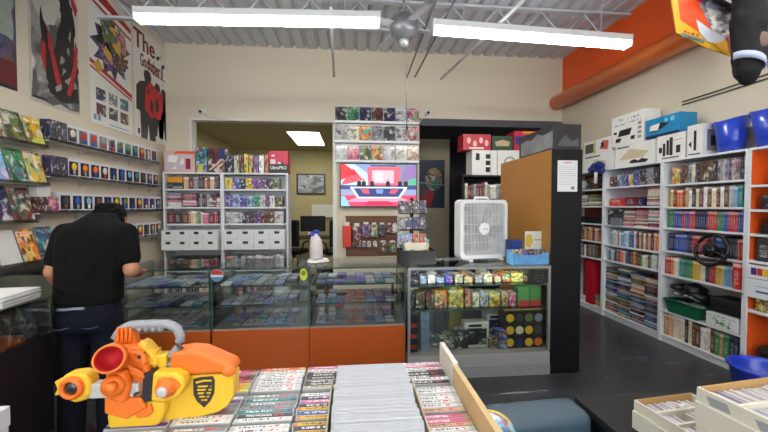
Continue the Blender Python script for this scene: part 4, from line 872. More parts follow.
for i in range(26):
    boxobj('loose_pack', Frame((0, YR, 0)), PY(440, 330, YR+.2).x+rng.uniform(-.05, .16), rng.uniform(.10, .36), BR+.001+.012*(i//4), .06, .08, .0105, CVP, rng.choice(['silver', 'olive', 'cream', 'teal', 'grey']), 'small card pack scattered in the pale heap on the showcase deck', 'card pack', 'card packs heaped on the showcase deck', turn=rng.uniform(-.4, .4))
whitefr = M('carton_white2', 'd5d5d0', .4)
def funko_like(px0, px1, pyt, y, label, col, d=.12, z=BR):
    Y = YR+y; a, b_ = PY(px0, 330, Y).x, PY(px1, 330, Y).x; h = PY((px0+px1)/2, pyt, Y).z-z
    t = thing('figure_box', label, 'figure box', ((a+b_)/2, Y, z+.001)); w_ = b_-a
    MB().box(-w_/2, .004, 0, w_/2, d, h, whitefr, None, .002).build('carton', None, t)
    o = MB().box(-w_*.40, -.001, h*.10, w_*.40, .0035, h*.78, CVP).build('window', None, t); o.color = (*COL[col], 1)
    MB().box(-w_*.35, .0025, h*.83, w_*.2, .0037, h*.93, pk).build('title', None, t)
    return t
inR(452, 466, 306, BR, .33, 'yellow', 'olive-yellow folded display box standing at the back of the showcase deck', 'display_box', M('carton_olive', '8a7a30', .5))
inR(436, 451, 300, BR, .42, 'charcoal', 'dark leaning board at the back of the showcase', 'display_box', M('board_dark', '22262a', .5), .02)
inR(455, 469, 330, BR, .1, 'charcoal', 'dark figure box with blurred figures, left of the white-topped figure box', mat=CVP)
funko_like(465, 489, 323, .12, 'white-topped figure box with a dark figure window on the showcase deck', 'black')
funko_like(487, 508, 314, .28, 'tall white-framed figure box behind the white-topped one', 'navy', .14)
inR(489.5, 498, 338, BR, .08, 'brown', 'brown figure box on the deck, left of the small blue box', mat=CVP)
inR(499, 508, 341, BR, .06, 'pale_blue', 'pale blue small box, lower of two by the figure box wall', mat=CVP, d=.1)
inR(499, 508, 331, BR+.001+(PY(503, 341, YR+.06).z-BR), .06, 'blue', 'dark blue small box with a yellow face, on the pale blue box', mat=CVP, d=.1)
# wall of boxed figures at the right of the deck: three high, four wide
gold = [['yellow', 'navy', 'yellow', 'orange'], ['yellow', 'cream', 'yellow', 'charcoal'], ['yellow', 'charcoal', 'olive', 'grey']]
for l in range(3):
    for i in range(4):
        Y = YR+.07; a = xr1-.0235-.0893*(4-i); b_ = a+.0875; w_ = b_-a
        t = thing('figure_box', f"black figure box with {cname(gold[l][i])} window, {ordn(i)} from left, {['lowest', 'middle', 'topmost'][l]} layer of the box wall", 'figure box', ((a+b_)/2, Y, BR+.001+l*.1115))
        MB().box(-w_/2, .003, 0, w_/2, .16, .1105, M('carton_black2', '1c1a18', .4), None, .001).build('carton', None, t)
        MB().lathe([(.001, 0), (w_*.43, .0), (w_*.43, .002), (.001, .002)], M('win_'+gold[l][i], gold[l][i], .35), Matrix.Translation((0, .0025, .05)) @ Matrix.Rotation(PI/2, 4, 'X'), 16, False, False).build('window', None, t)
        MB().box(-w_*.35, .0012, .03, w_*.35, .0028, .042, blk).build('mouth_print', None, t)
for i in range(4):
    a = xr1-.0235-.0893*(4-i); b_ = a+.0875
    boxobj('figure_box', Frame((0, YR, 0)), (a+b_)/2, .1, BR+.001+3*.1115, b_-a-.002, .14, .016, M('carton_gold', 'd8a52c', .4), 'yellow', f"flat gold box on the box wall, {ordn(i)} from left", 'box')
# black hand-lettered card
t = thing('price_card', 'black card with faint lettering in the showcase top right corner', 'sign', PY(538.5, 276, YR-.012))
MB().box(-.088, -.002, -.062, .088, .002, .058, M('card_black', '17191b', .5)).build('card', None, t)
ly = M('card_ink', '5c5a44', .6)
for i, n_ in enumerate((4, 8, 10, 5)): scrawl(n_, .0125*n_, .016, ly, t, (0, -.003, .037-.026*i), (0, 0, 0), 40+i)
# ---------------------------------------------------------------- tall panel-sided shelf unit
xg0, xg1 = PY(551.5, 260, YR).x, PY(581, 260, YR).x; yg1 = 4.02
t = thing('end_panel_unit', 'tall shelf unit with a black end and a plain tan side, right of the showcase', 'shelf unit', ((xg0+xg1)/2, YR, 0)); Wg = (xg1-xg0)/2; HG = 2.0
tanm = M('tan_laminate', 'a8742c', .42, var=.1, vscale=1.3)
bx(-Wg, 0, 0, Wg, .02, HG, M('panel_black', '080a11', .5, spec=.3), .002).build('end_panel', None, t)
bx(-Wg, .021, .0, -Wg+.018, yg1-YR, HG, tanm, .001).build('side_panel', None, t)
bx(-Wg+.019, .021, HG-.02, Wg, yg1-YR, HG, blk).build('top_panel', None, t); bx(-Wg+.019, yg1-YR-.02, 0, Wg, yg1-YR, HG-.021, blk).build('end_panel', None, t)
for z in (.12, .55, .95, 1.35, 1.7): bx(-Wg+.019, .021, z-.02, Wg, yg1-YR-.021, z, blk).build('shelf', None, t)
fG = Frame((xg1-.01, yg1-.03, 0), PI/2)
for j in range(5): boxobj('game_box', fG, -.08-.13*j, .03, .121, .11, .15, .25, M('carton_magenta', 'c92a86', .4), 'pink', f"bright pink box low on the shelf unit aisle side, {ordn(j)} from the far end", 'game box', 'pink boxes on the aisle side')
t2 = thing('paper_notice', 'white printed sheet taped to the black end panel', 'paper', PY(567.5, 176, YR-.004))
wq = .092; hq = .137
MB().box(-wq, -.001, -hq, wq, .001, hq, M('paper_white', 'd9dade', .7)).build('sheet', None, t2)
MB().box(-.035, -.0018, hq-.027, .035, -.0011, hq-.015, M('ink_pink', 'cf8a9a', .6)).build('heading', None, t2)
mb = MB()
for i in range(9): mb.box(-.078, -.0018, hq-.06-.019*i, .078-(.03 if i % 3 == 2 else 0), -.0011, hq-.056-.019*i, M('ink_grey', 'a9b2b8', .6))
mb.build('text_lines', None, t2); MB().box(.035, -.0018, -hq+.018, .065, -.0011, -hq+.045, M('ink_dark', '6a6c74', .6)).build('stamp', None, t2)
tag(boxobj('retail_box', Frame((0, YR, 0)), (xg0+xg1)/2+.012, .02, HG+.001, Wg*2-.03, .66, .225, M('carton_night', '2a292e', .4, var=.5, vscale=9), 'charcoal', 'x', 'box'), 'big dark game crate with grey battle pictures on the tall shelf unit', 'box')
o = [x for x in bpy.data.objects if x.get('label', '').startswith('big dark game crate')][0]
sm_ = M('print_smoke', '55565c', .4, var=.7, vscale=14); sm2 = M('print_ash', '7d8082', .4, var=.6, vscale=10)
mb = MB(); mb.prism([(-.10, .03), (.10, .03), (.10, .11), (.04, .07), (-.02, .13), (-.07, .08)], -.0012, -.0003, sm_); mb.build('picture', None, o)
mb = MB(); mb.prism([(.03, .02), (.62, .02), (.62, .15), (.5, .17), (.4, .15), (.3, .19), (.2, .16), (.03, .17)], -Wg+.0142, -Wg+.0148, sm2, 'x'); mb.build('side_picture', None, o)
# ---------------------------------------------------------------- on the counters
def foot(px, py, z=HC): return PZ(px, py, z)
# box fan
p = foot(483, 263); p.y = YR+.335; p.x = PY(481, 250, p.y).x
t = thing('box_fan', 'white square box fan standing on the showcase', 'fan', (p.x, p.y, HC+.001), R(14)); wf = M('fan_white', 'd9dcdf', .4); W2, H2, D2 = .262, .56, .055
mb = MB()
def rr_ring(w, h, r, n=6):
    pts = []
    for cx, cz, a0 in ((w-r, h-r, 0), (-w+r, h-r, 90), (-w+r, -h+r, 180), (w-r, -h+r, 270)):
        for k in range(n+1): a = R(a0+90*k/n); pts.append((cx+r*math.cos(a), cz+r*math.sin(a)))
    return pts
o_, i_ = rr_ring(W2, H2/2, .05), rr_ring(W2-.035, H2/2-.035, .035)
n = len(o_); vs = []
for d in (-D2, D2):
    for ring_ in (o_, i_): vs += [(x, d, z+H2/2+.02) for x, z in ring_]
fs = []
for k in range(n):
    l = (k+1) % n; fs += [(k, l, n+l, n+k), (2*n+k, 3*n+k, 3*n+l, 2*n+l), (k, 2*n+k, 2*n+l, l), (n+k, n+l, 3*n+l, 3*n+k)]
mb.add(vs, fs, wf); mb.build('housing', None, t)
for s in (-1, 1):
    mb = MB(); gi = (W2-.03); x = -gi
    while x <= gi: mb.box(x-.0022, s*(D2-.008), .055, x+.0022, s*(D2-.003), H2-.015, wf); x += .0155
    for z in range(6): mb.box(-gi, s*(D2-.013), .08+z*.088, gi, s*(D2-.009), .0835+z*.088, wf)
    mb.build('grille', None, t)
MB().lathe([(.062, 0), (.062, .006), (.05, .012)], wf, Matrix.Translation((0, -D2+.004, H2/2+.02)) @ Matrix.Rotation(PI/2, 4, 'X')).build('hub_cap', None, t)
MB().box(-.03, -D2-.0105, H2/2+.016, .03, -D2-.0085, H2/2+.026, M('fan_mark', 'a9adb3', .5)).build('badge', None, t)
fb = M('fan_blade_grey', '7d8288', .5)
for k in range(5):
    T = Matrix.Translation((0, 0, H2/2+.02)) @ Matrix.Rotation(R(72*k+10), 4, 'Y') @ Matrix.Rotation(R(28), 4, 'X')
    MB().prism([(.03, -.03), (.2, -.075), (.215, .02), (.2, .075), (.03, .03)], -.003, .003, fb, 'y', T @ Matrix.Rotation(0, 4, 'X')).build('blade', None, t)
MB().cyl((0, -.02, H2/2+.02), (0, .045, H2/2+.02), .05, fb).build('motor', None, t)
MB().tube([(-.08, 0, H2+.015), (-.065, 0, H2+.04), (.065, 0, H2+.04), (.08, 0, H2+.015)], .011, wf, 8).build('handle', None, t)
for s in (-1, 1): MB().box(s*.17-.02, -.10, 0, s*.17+.02, .10, .022, wf, None, .006).build('foot', None, t)
# spray bottle on a white cloth
p = PZ(317, 262, HC); t = thing('cleaning_cloth', 'crumpled white cloth under the spray bottle', 'cloth', (p.x, p.y, HC+.001))
mb = MB(); n = 30; vs = [(0, 0, .028)]; fs = []
for j, (r0, z0) in enumerate(((.045, .03), (.075, .024), (.095, .003))):
    for k in range(n): a = 2*PI*k/n; r1 = r0*(1+.16*math.sin(3*a+1)+.08*math.sin(7*a)); vs.append((r1*math.cos(a), r1*math.sin(a)*.8, max(.001, z0*(1+.35*math.sin(5*a+j)))))
fs += [(0, 1+k, 1+(k+1) % n) for k in range(n)]+[(1+j*n+k, 1+(j+1)*n+k, 1+(j+1)*n+(k+1) % n, 1+j*n+(k+1) % n) for j in range(2) for k in range(n)]
mb.add(vs, fs, M('cloth_white', 'dcdad6', .9), None, True); mb.build('fabric', None, t)
t = thing('spray_bottle', 'white spray bottle with a blue trigger on the glass counter', 'spray bottle', (p.x-.005, p.y, HC+.034)); s_ = 1.28
MB().lathe([(.045*s_, 0), (.047*s_, .01*s_), (.046*s_, .10*s_), (.036*s_, .14*s_), (.018*s_, .165*s_), (.016*s_, .185*s_)], M('bottle_white', 'd3c9cb', .35)).build('bottle', None, t)
MB().lathe([(.02*s_, .182*s_), (.02*s_, .205*s_)], M('bottle_blue', '233a9a', .35)).build('collar', None, t)
MB().prism([(-.06, .215), (.03, .205), (.04, .225), (.02, .25), (-.055, .245)], -.014, .014, M('bottle_blue', '', .3)).build('spray_head', None, t)
MB().prism([(-.04, .215), (-.028, .215), (-.045, .165), (-.058, .165)], -.007, .007, M('bottle_white', '', .3)).build('trigger', None, t); MB().cyl((-.06, 0, .232), (-.074, 0, .232), .009, M('bottle_white', '', .3), 10).build('nozzle', None, t)
# black open box with comics
p = PZ(418.5, 265, HC); t = thing('open_box', 'black open-topped box of comics on the counter beside the fan', 'box', (p.x, p.y+.012, HC+.001)); b2 = M('box_black', '131317', .6)
w_, d_, h_ = .162, .24, .125
mb = MB()
bx(-w_, 0, 0, w_, .006, h_, b2).build('front_panel', None, t); bx(-w_, d_-.006, 0, w_, d_, h_+.0, b2).build('rear_panel', None, t)
for s in (-1, 1): bx(s*w_, .006, 0, s*(w_-.006), d_-.006, h_, b2).build('side_panel', None, t)
bx(-w_+.006, .006, 0, w_-.006, d_-.006, .006, b2).build('floor_panel', None, t)
fO = Frame((p.x, p.y+.012, HC+.008))
for i in range(9): boxobj('comic', fO, rng.uniform(-.03, .03), .02+i*.021, .001, .2, .006, .185-.004*i, CVP, rng.choice(['cream', 'olive', 'tan', 'grey', 'peach']), f"comic standing in the black open box, {ordn(i)} from the front", 'comic', lean=R(-6))
# card spinner
p = PZ(412, 258, HC); t = thing('card_rack', 'black rotating rack of card packs behind the open box', 'display rack', (p.x-.01, 3.42, HC+.001))
MB().lathe([(.11, 0), (.11, .015), (.02, .03), (.018, .60)], b2, None, 20).build('stand', None, t)
for k_ in range(3): MB().box(-.12, -.075, .12+.16*k_, .12, .075, .128+.16*k_, b2).build('tier', None, t)
k_ = 0
for z in (.135, .295, .455):
    for x in (-.115, -.04, .035, .11):
        for yy in (-.062,):
            boxobj('card_pack', Frame((p.x-.01, 3.42, HC+.001), 0), x*.95, yy, z, .066, .008, .118, CVP, rng.choice(['navy', 'maroon', 'charcoal', 'grey', 'navy', 'purple', 'black', 'pale_blue', 'red']), f"card pack, {ordn(round((x+.115)/.075))} from left on the {['lowest', 'middle', 'top'][[.135, .295, .455].index(z)]} tier of the black rack", 'card pack', lean=R(-8))
t = thing('cup', 'small teal cup on the counter behind the open box', 'cup', (PY(420, 238, 3.58).x+.05, 3.535, HC+.001)); MB().lathe([(.03, 0), (.036, .18), (.034, .18), (.028, .004)], M('cup_teal', '4aa5ab', .4), None, 20).build('vessel', None, t); MB().lathe([(.0365, .15), (.038, .16), (.0365, .17)], M('cup_rim', '7cc4c8', .4), None, 20, cap=False).build('rim_band', None, t)
# candy trays
pt = PZ(528, 264, HC)
def candy(x0, x1, y0, d, hf, hb_, m, label, cards):
    t = thing('display_tray', label, 'display tray', ((x0+x1)/2, y0, HC+.001)); w_ = (x1-x0)/2
    MB().prism([(-w_, 0), (w_, 0), (w_, hf*1.25), (w_*.4, hf), (-w_*.4, hf), (-w_, hf*1.25)], 0, .004, m).build('front_panel', None, t)
    for s in (-1, 1): MB().prism([(.004, 0), (d, 0), (d, hb_), (.004, hf*1.25)], s*w_-(.004 if s > 0 else 0), s*w_+(.004 if s < 0 else 0), m, 'x').build('side_panel', None, t)
    MB().box(-w_, d, 0, w_, d+.004, hb_, m).build('rear_panel', None, t); MB().box(-w_+.004, .004, 0, w_-.004, d, .004, m).build('floor_panel', None, t)
    return t
xa, xb_ = PY(513, 255, YR+.02).x, PY(550, 255, YR+.02).x-.01
candy(xa, xb_, YR+.02, .13, .085, .12, M('tray_blue', '5f9bd0', .4, var=.35, vscale=20), 'pale blue display tray full of card packs beside the fan', 0)
for i in range(22): boxobj('card_pack', Frame((0, YR+.02, HC+.006)), xa+.045+(xb_-xa-.09)*((i*5) % 11)/10.0, .010+.0095*(i//2), .004, .06, .006, .10+.02*rng.random(), CVP, rng.choice(['maroon', 'navy', 'orange', 'purple', 'red', 'pale_blue', 'cream', 'charcoal']), 'small bright card pack crammed upright in the pale blue tray', 'card pack', 'card packs in the pale blue tray', tilt=rng.uniform(-.12, .12), lean=0)
boxobj('retail_box', Frame((0, YR+.29, HC+.001)), PY(516, 240, YR+.2).x, -.10, 0, .11, .11, .20, M('carton_royal', '16327e', .4), 'blue', 'royal blue box behind the tray of card packs, next to the fan', 'box')
t = thing('card_sign', 'white and yellow card standing behind the pale blue tray', 'sign', (PY(534, 240, YR+.17).x, YR+.17, HC+.001))
MB().box(-.088, 0, 0, .088, .003, .285, M('sign_cream', 'cfd3c4', .5)).build('card', None, t); MB().prism([(-.08, .15), (-.04, .13), (-.01, .19), (-.03, .26), (-.075, .25)], -.0012, -.0003, M('sign_gold', 'c9a93a', .5)).build('picture', None, t); MB().box(.0, -.0012, .20, .07, -.0003, .208, M('sign_rust', 'a85a4a', .5)).build('print_line', None, t)
# ================================================================ left wall: ledges, covers, figure boxes, posters
XW = XL+.002
def yl(px, py=180, X=XL+.1): return PX(px, py, X).y
fW = Frame((XL, 0, 0), PI/2)            # local x = world y, local y = into the wall (negative is out in the room)
white_fig = M('figbox_white', 'd8d8dc', .4); fig_skin = {c: M('toy_'+c, c, .5) for c in COL}
def pop(y0, w_, z, h, col, acc, label, grp):
    t = thing('figure_box', label, 'figure box', (XL+.055, y0, z), PI/2, None)
    d = .10; a = w_/2-.003
    mb = MB(); mb.box(-a, -.05, 0, a, .05, h, white_fig)
    # dark recessed window with a big-headed toy behind it
    mb.build('carton', None, t)
    MB().box(-a*.80, -.0515, h*.16, a*.80, -.0502, h*.84, M('figbox_window', '1d1d2a', .25)).build('window', None, t)
    hc = fig_skin[col]; ac = fig_skin[acc]
    MB().ball((a*.1, -.052, h*.58), (a*.46, .012, h*.20), hc, None, 12, 8).ball((a*.1, -.052, h*.30), (a*.26, .01, h*.13), ac, None, 10, 6).build('figure', None, t)
    MB().box(-a*.95, -.0525, h*.02, a*.4, -.0502, h*.13, ac).build('name_band', None, t)
    return t
rows_ = [  # ledge z, first px, last px, colours
    (2.135, 67, 157, ['cream', 'red', 'red', 'grey', 'charcoal', 'olive', 'green', 'green', 'orange', 'peach', 'brown'], 'top', 9),
    (1.79, 67.5, 158, ['yellow', 'orange', 'orange', 'cream', 'navy', 'blue', 'pale_blue', 'teal', 'brown', 'grey', 'tan'], 'second', 9),
    (1.435, 58, 160, ['charcoal', 'blue', 'pale_blue', 'brown', 'navy', 'yellow', 'olive', 'black', 'yellow', 'purple', 'purple', 'grey'], 'third', 9),
    (1.065, 128, 160, ['purple', 'yellow', 'charcoal', 'tan', 'peach'], 'fourth', 9)]
acrylic = GLASS('ledge_acrylic', (.93, .95, .95), .1, .9)
wire = M('ledge_wire', 'b9b5ac', .4, .3)
for z, p0, p1, cols, nm, _ in rows_:
    ya, ybb = yl(p0), yl(p1); n = len(cols); w_ = (ybb-ya)/n
    ye0 = yl(48.5 if nm in ('top', 'second') else 37)
    t = thing('wall_ledge', f"{nm} ledge of window boxes on the left wall, counted downwards", 'shelf', (XL, (ye0+ybb)/2, z), PI/2)
    L = ybb+.04-ye0
    MB().box(-L/2, -.13, -.012, L/2, -.001, -.002, M('ledge_white', 'cfcbbf', .5)).build('ledge', None, t); MB().box(-L/2, -.134, -.012, L/2, -.130, .022, acrylic).build('lip', None, t)
    for k in range(5): MB().prism([(-.12, -.012), (-.001, -.012), (-.001, -.09)], -L/2+.1+k*(L-.2)/4-.004, -L/2+.1+k*(L-.2)/4+.004, wire, 'x').build('bracket', None, t)
    for i, c in enumerate(cols):
        pop(ya+w_*(i+.5), w_, z, .205, c, rng.choice(['navy', 'red', 'grey', 'white', 'brown', 'blue']), f"{cname(c)} toy in white window box, {ordn(i)} along the {nm} left-wall ledge", None)
# dark book-like boxes and odd boxes between covers and figure boxes
def lw(px0, px1, z, h, col, label, name='boxed_set', cat='box', mat=CVP, off=.03, d=.08, lean=0, zoff=0):
    a, b_ = yl(px0), yl(px1)
    return boxobj(name, fW, (a+b_)/2, -off-d, z+.0006, b_-a-.004, d, h, mat, col, label, cat, lean=lean)
for z, nm in ((2.135, 'top'), (1.79, 'second')):
    for i in range(3): lw(49+6*i, 54.6+6*i, z, .20, ['navy', 'charcoal', 'navy'][i], f"dark blue book-like box, {ordn(i)} of three on the {nm} left-wall ledge", d=.09)
lw(38, 47, 1.435, .15, 'maroon', 'dark red window box below a white one on the third left-wall ledge', d=.08); lw(47.5, 57.5, 1.435, .16, 'pink', 'pink and purple box at the end of the third-ledge figure boxes', d=.08)
o = lw(36, 50, 1.435+.152, .09, 'white', 'white box with a dark round window lying on the dark red box', mat=whitefr, d=.075)
cov = [(2.055, [(-9, 9.5, 'peach', .29), (10.5, 29.5, 'olive', .28), (30.5, 48, 'yellow', .27)], 'top'), (1.70, [(-8, 11.5, 'pale_blue', .31), (12.5, 30.5, 'green', .31), (31.5, 48.5, 'yellow', .31)], 'second'),
       (1.36, [(-8, 14, 'navy', .32), (15, 36, 'maroon', .31)], 'third')]
cv2 = cover_mat('magazine', scale=1.5, rough=.2, light=.6)
for z, its, nm in cov:
    y0_, y1_ = PX(-30, 180, XL+.12).y, PX(its[-1][1]+.5, 180, XL+.12).y; L = y1_-y0_
    t = thing('comic_ledge', f"{nm} comic ledge at the near end of the left wall, counted downwards", 'shelf', (XL, (y0_+y1_)/2, z), PI/2)
    MB().box(-L/2, -.13, -.012, L/2, -.001, -.002, M('ledge_white', 'cfcbbf', .5)).build('ledge', None, t); lp = MB().box(-L/2, -.134, -.012, L/2, -.130, .022, acrylic).build('lip', None, t)
    for i, (a, b_, c, h) in enumerate(its):
        yy0, yy1 = PX(a, 180, XL+.12).y, PX(b_, 180, XL+.12).y
        boxobj('comic', fW, (yy0+yy1)/2, -.115, z+.001, yy1-yy0-.006, .006, h, cv2, c, f"{cname(c)} comic cover, {ordn(i)} from left on the {nm} left-wall comic ledge", 'comic', lean=R(-14))
# fourth ledge with the larger display folder, red and blue comics: sits lower and sticks out
t = thing('wall_rack', 'white lower rack on the left wall holding the red and blue comics', 'rack', (XL, yl(30), .985), PI/2)
ya, ybb = yl(-12, X=XL+.16)-.05, yl(74, X=XL+.16); c_ = yl(30)
MB().box(ya-c_, -.16, -.06, ybb-c_, -.001, -.002, M('rack_white', 'cdd0d4', .4)).build('tray', None, t); MB().box(ya-c_, -.165, -.06, ybb-c_, -.16, .03, acrylic).build('lip', None, t)
for a, b_, c, h, lab_ in [(-14, 1, 'red', .30, 'red and white card at the near end of the lower left rack'), (2, 24, 'white', .32, 'blank white board standing on the lower left rack'), (25, 42, 'orange', .32, 'red-orange comic standing on the lower left rack'), (43, 61, 'teal', .33, 'teal blue comic on the lower left rack beside the person'), (62, 72, 'white', .32, 'white card on the lower left rack behind the person')]:
    yy0, yy1 = PX(a, 240, XL+.15).y, PX(b_, 240, XL+.15).y
    boxobj('comic', fW, (yy0+yy1)/2, -.15, .986, yy1-yy0-.006, .008, h, M('board_blank', 'd3d2cc', .6) if 'blank' in lab_ else cv2, c, lab_, 'comic', lean=R(-16))
# ---------------------------------------------------------------- posters
def poster(px0, px1, pyref, z0, z1, base, label):
    a, b_ = PX(px0, pyref, XL+.01).y, PX(px1, pyref, XL+.01).y
    t = thing('wall_poster', label, 'poster', (XL+.003, (a+b_)/2, z0), PI/2); w_ = (b_-a)/2
    MB().box(-w_, -.004, 0, w_, 0, z1-z0, base).build('sheet', None, t); return t, w_, z1-z0
LAY = [0]
def P_(t, name, mat, polys, lay, w_, h):
    for pts in polys: o = MB().prism([(-w_+2*w_*u, h*v) for u, v in pts], -.0045-.0008*lay, -.0038-.0008*lay, mat).build(name, mat, t)
    return o
def rough(pts, amp=.02, n=5, seed=1):
    rr = random.Random(seed); out = []
    for i, (u, v) in enumerate(pts):
        u2, v2 = pts[(i+1) % len(pts)]
        for k in range(n):
            f = k/n; j = amp if k else amp*.3
            out.append((min(.995, max(.005, u+(u2-u)*f+rr.uniform(-j, j))), min(.995, max(.005, v+(v2-v)*f+rr.uniform(-j, j)*.6))))
    return out
pw = M('poster_white', 'd9d9d4', .35); prr = M('poster_crimson', 'a8202a', .4); pbk = M('poster_black', '141316', .35); ppale = M('poster_pale', 'b9b7ae', .35, var=.25, vscale=4)
# silhouettes poster
t, w_, h = poster(135, 167.5, 90, 2.48, 4.02, pw, 'tall white poster with black suited silhouettes and dark red lettering')
def man(cx, s, b0):
    P = [(-.16, 0), (-.03, 0), (0, .2), (.03, 0), (.16, 0), (.17, .30), (.24, .33), (.22, .62), (.16, .69), (.06, .72), (.07, .75), (.085, .80), (.06, .86), (0, .875), (-.06, .86), (-.085, .80), (-.07, .75), (-.06, .72), (-.16, .69), (-.24, .62), (-.25, .33), (-.17, .32)]
    return [(cx+u*s*1.3, b0+v*s*.74) for u, v in P]
P_(t, 'figure', pbk, [man(.66, .82, .06), man(.86, .80, .05)], 1, w_, h)
P_(t, 'figure', pbk, [man(.36, 1.02, .0)], 2, w_, h)
P_(t, 'red_art', M('poster_scarlet', 'c01420', .4, var=.5, vscale=14), [rough([(.26, .28), (.42, .22), (.74, .24), (.84, .36), (.8, .5), (.6, .52), (.42, .56), (.3, .5)], .03, 5, 2)], 3, w_, h)
P_(t, 'art', pbk, [[(.4, .3), (.5, .26), (.52, .36), (.44, .4)], [(.6, .3), (.7, .32), (.66, .44), (.58, .4)], [(.34, .42), (.42, .46), (.38, .52)]], 4, w_, h)
txm = M('letter_maroon', '6e1c24', .5)
text('The', .36, txm, t, (-w_*.42, -.008, h*.885), (PI/2, 0, 0), bold=.006, sx=.9*w_/.42); text('Godfather II', .25, txm, t, (0, -.008, h*.72), (PI/2, 0, 0), bold=.004, sx=.49)
P_(t, 'small_print', M('poster_maroon', '8a4a4e', .5), [rect(.5, .655, .95, .668)], 1, w_, h); P_(t, 'hand_mark', pbk, [[(.62, .84), (.72, .88), (.76, .86), (.68, .82)], [(.8, .80), (.9, .83), (.92, .80), (.84, .77)], [(.78, .9), (.8, .9), (.79, .84)]], 1, w_, h); P_(t, 'rating_mark', pbk, [rect(.06, .03, .12, .08), rect(.15, .03, .19, .08)], 1, w_, h)
# banner with red bands and thumbnails
t, w_, h = poster(90, 131.5, 70, 2.47, 4.05, pw, 'tall white banner with red diagonal bands and six small game pictures')
ban = cover_mat('banner_art', title=False, scale=3.2, light=.68)
star = [(.5+(.5 if i % 2 else .33)*math.cos(2*PI*i/22)*(1 if i % 3 else .9), .62+(.24 if i % 2 else .16)*math.sin(2*PI*i/22)) for i in range(22)]
P_(t, 'burst', M('poster_violet', '4a3a6e', .4), [star], 1, w_, h); P_(t, 'burst', pbk, [[(.5+(u-.5)*.86, .64+(v-.62)*.9) for u, v in star[3:]+star[:3]]], 2, w_, h)
for i, (poly_, c_) in enumerate([([(.2, .52), (.45, .44), (.6, .56), (.4, .66), (.2, .62)], 'purple'), ([(.5, .46), (.8, .5), (.9, .62), (.66, .62)], 'maroon'), ([(.3, .62), (.56, .58), (.7, .7), (.5, .86), (.26, .8)], 'olive'), ([(.62, .66), (.88, .64), (.84, .8), (.64, .84)], 'pink')]):
    o = P_(t, 'creature', ban, [rough(poly_, .03, 5, 20+i)], 3+i % 2, w_, h); o.color = (*COL[c_], 1)
P_(t, 'gold', M('poster_gold', 'c79a3c', .4), [rough(q_, .012, 4, 30+i) for i, q_ in enumerate([[(.3, .56), (.5, .5), (.48, .58), (.34, .63)], [(.5, .66), (.72, .6), (.66, .72)], [(.06, .43), (.2, .38), (.26, .44), (.18, .50)], [(.44, .78), (.6, .74), (.58, .82)]])], 5, w_, h)
P_(t, 'band', prr, [[(0, .44), (1, .31), (1, .345), (0, .47)], [(0, .405), (1, .285), (1, .30), (0, .42)], [(0, 1), (.3, 1), (1, .90), (1, .86), (0, .95)], [(0, .90), (1, .80), (1, .82), (0, .92)]], 2, w_, h)
for r in range(2):
    for c in range(3):
        o = P_(t, 'thumbnail', CVP, [rect(.12+.28*c, .185-.115*r, .33+.28*c, .275-.115*r)], 1, w_, h); o.color = (*COL[['navy', 'grey', 'teal', 'maroon', 'charcoal', 'maroon'][r*3+c]], 1)
P_(t, 'small_print', M('poster_blue', '5f8fb0', .5), [rect(.06, .03, .12, .07), rect(.15, .03, .21, .07), rect(.4, .02, .9, .028)], 1, w_, h)
# pale poster with a dark twisting figure
t, w_, h = poster(30, 79, 60, 2.50, 4.05, ppale, 'grey-white poster with a dark twisting figure and red streaks')
o = P_(t, 'haze', CVP, [rough([(.02, .02), (.98, .02), (.98, .5), (.7, .62), (.3, .5), (.02, .6)], .03, 5, 3)], 0, w_, h); o.color = (.30, .30, .30, 1)
pdk = M('poster_dark', '1c1c1f', .35, var=.6, vscale=9)
P_(t, 'figure', pdk, [rough([(.50, .99), (.86, .99), (.80, .8), (.92, .62), (.90, .44), (.99, .3), (.98, .08), (.6, .06), (.34, .10), (.26, .24), (.22, .52), (.34, .44), (.40, .3), (.5, .42), (.62, .6), (.56, .74), (.46, .86)], .025, 6, 5)], 1, w_, h)
P_(t, 'dark_streak', pbk, [rough([(.22, .60), (.36, .44), (.56, .12), (.4, .08), (.2, .38)], .02, 5, 8), rough([(.42, .06), (.7, .05), (.96, .1), (.9, .2), (.6, .16)], .02, 5, 9)], 2, w_, h)
P_(t, 'red_streak', prr, [rough(q_, .012, 5, i) for i, q_ in enumerate([[(.34, .5), (.42, .4), (.60, .14), (.5, .14), (.34, .38)], [(.70, .12), (.84, .3), (.92, .5), (.98, .46), (.92, .28), (.78, .1)], [(.84, .82), (.99, .74), (.94, .68), (.84, .76)], [(.54, .82), (.42, .8), (.52, .78)], [(.22, .44), (.3, .34), (.28, .2), (.2, .3)]])], 3, w_, h)
P_(t, 'highlight', M('poster_grey', '8f8f8c', .4), [rough(q_, .01, 3, i) for i, q_ in enumerate([[(.56, .3), (.6, .36), (.68, .34), (.62, .3)], [(.72, .4), (.8, .38), (.76, .44)], [(.66, .2), (.74, .18), (.8, .24), (.72, .22)], [(.48, .1), (.6, .14), (.58, .17), (.46, .13)], [(.76, .5), (.82, .56), (.8, .48)], [(.6, .22), (.64, .28), (.7, .27)], [(.84, .16), (.9, .22), (.94, .18)]])], 4, w_, h); P_(t, 'small_print', pbk, [rect(.04, .02, .3, .035)], 1, w_, h)
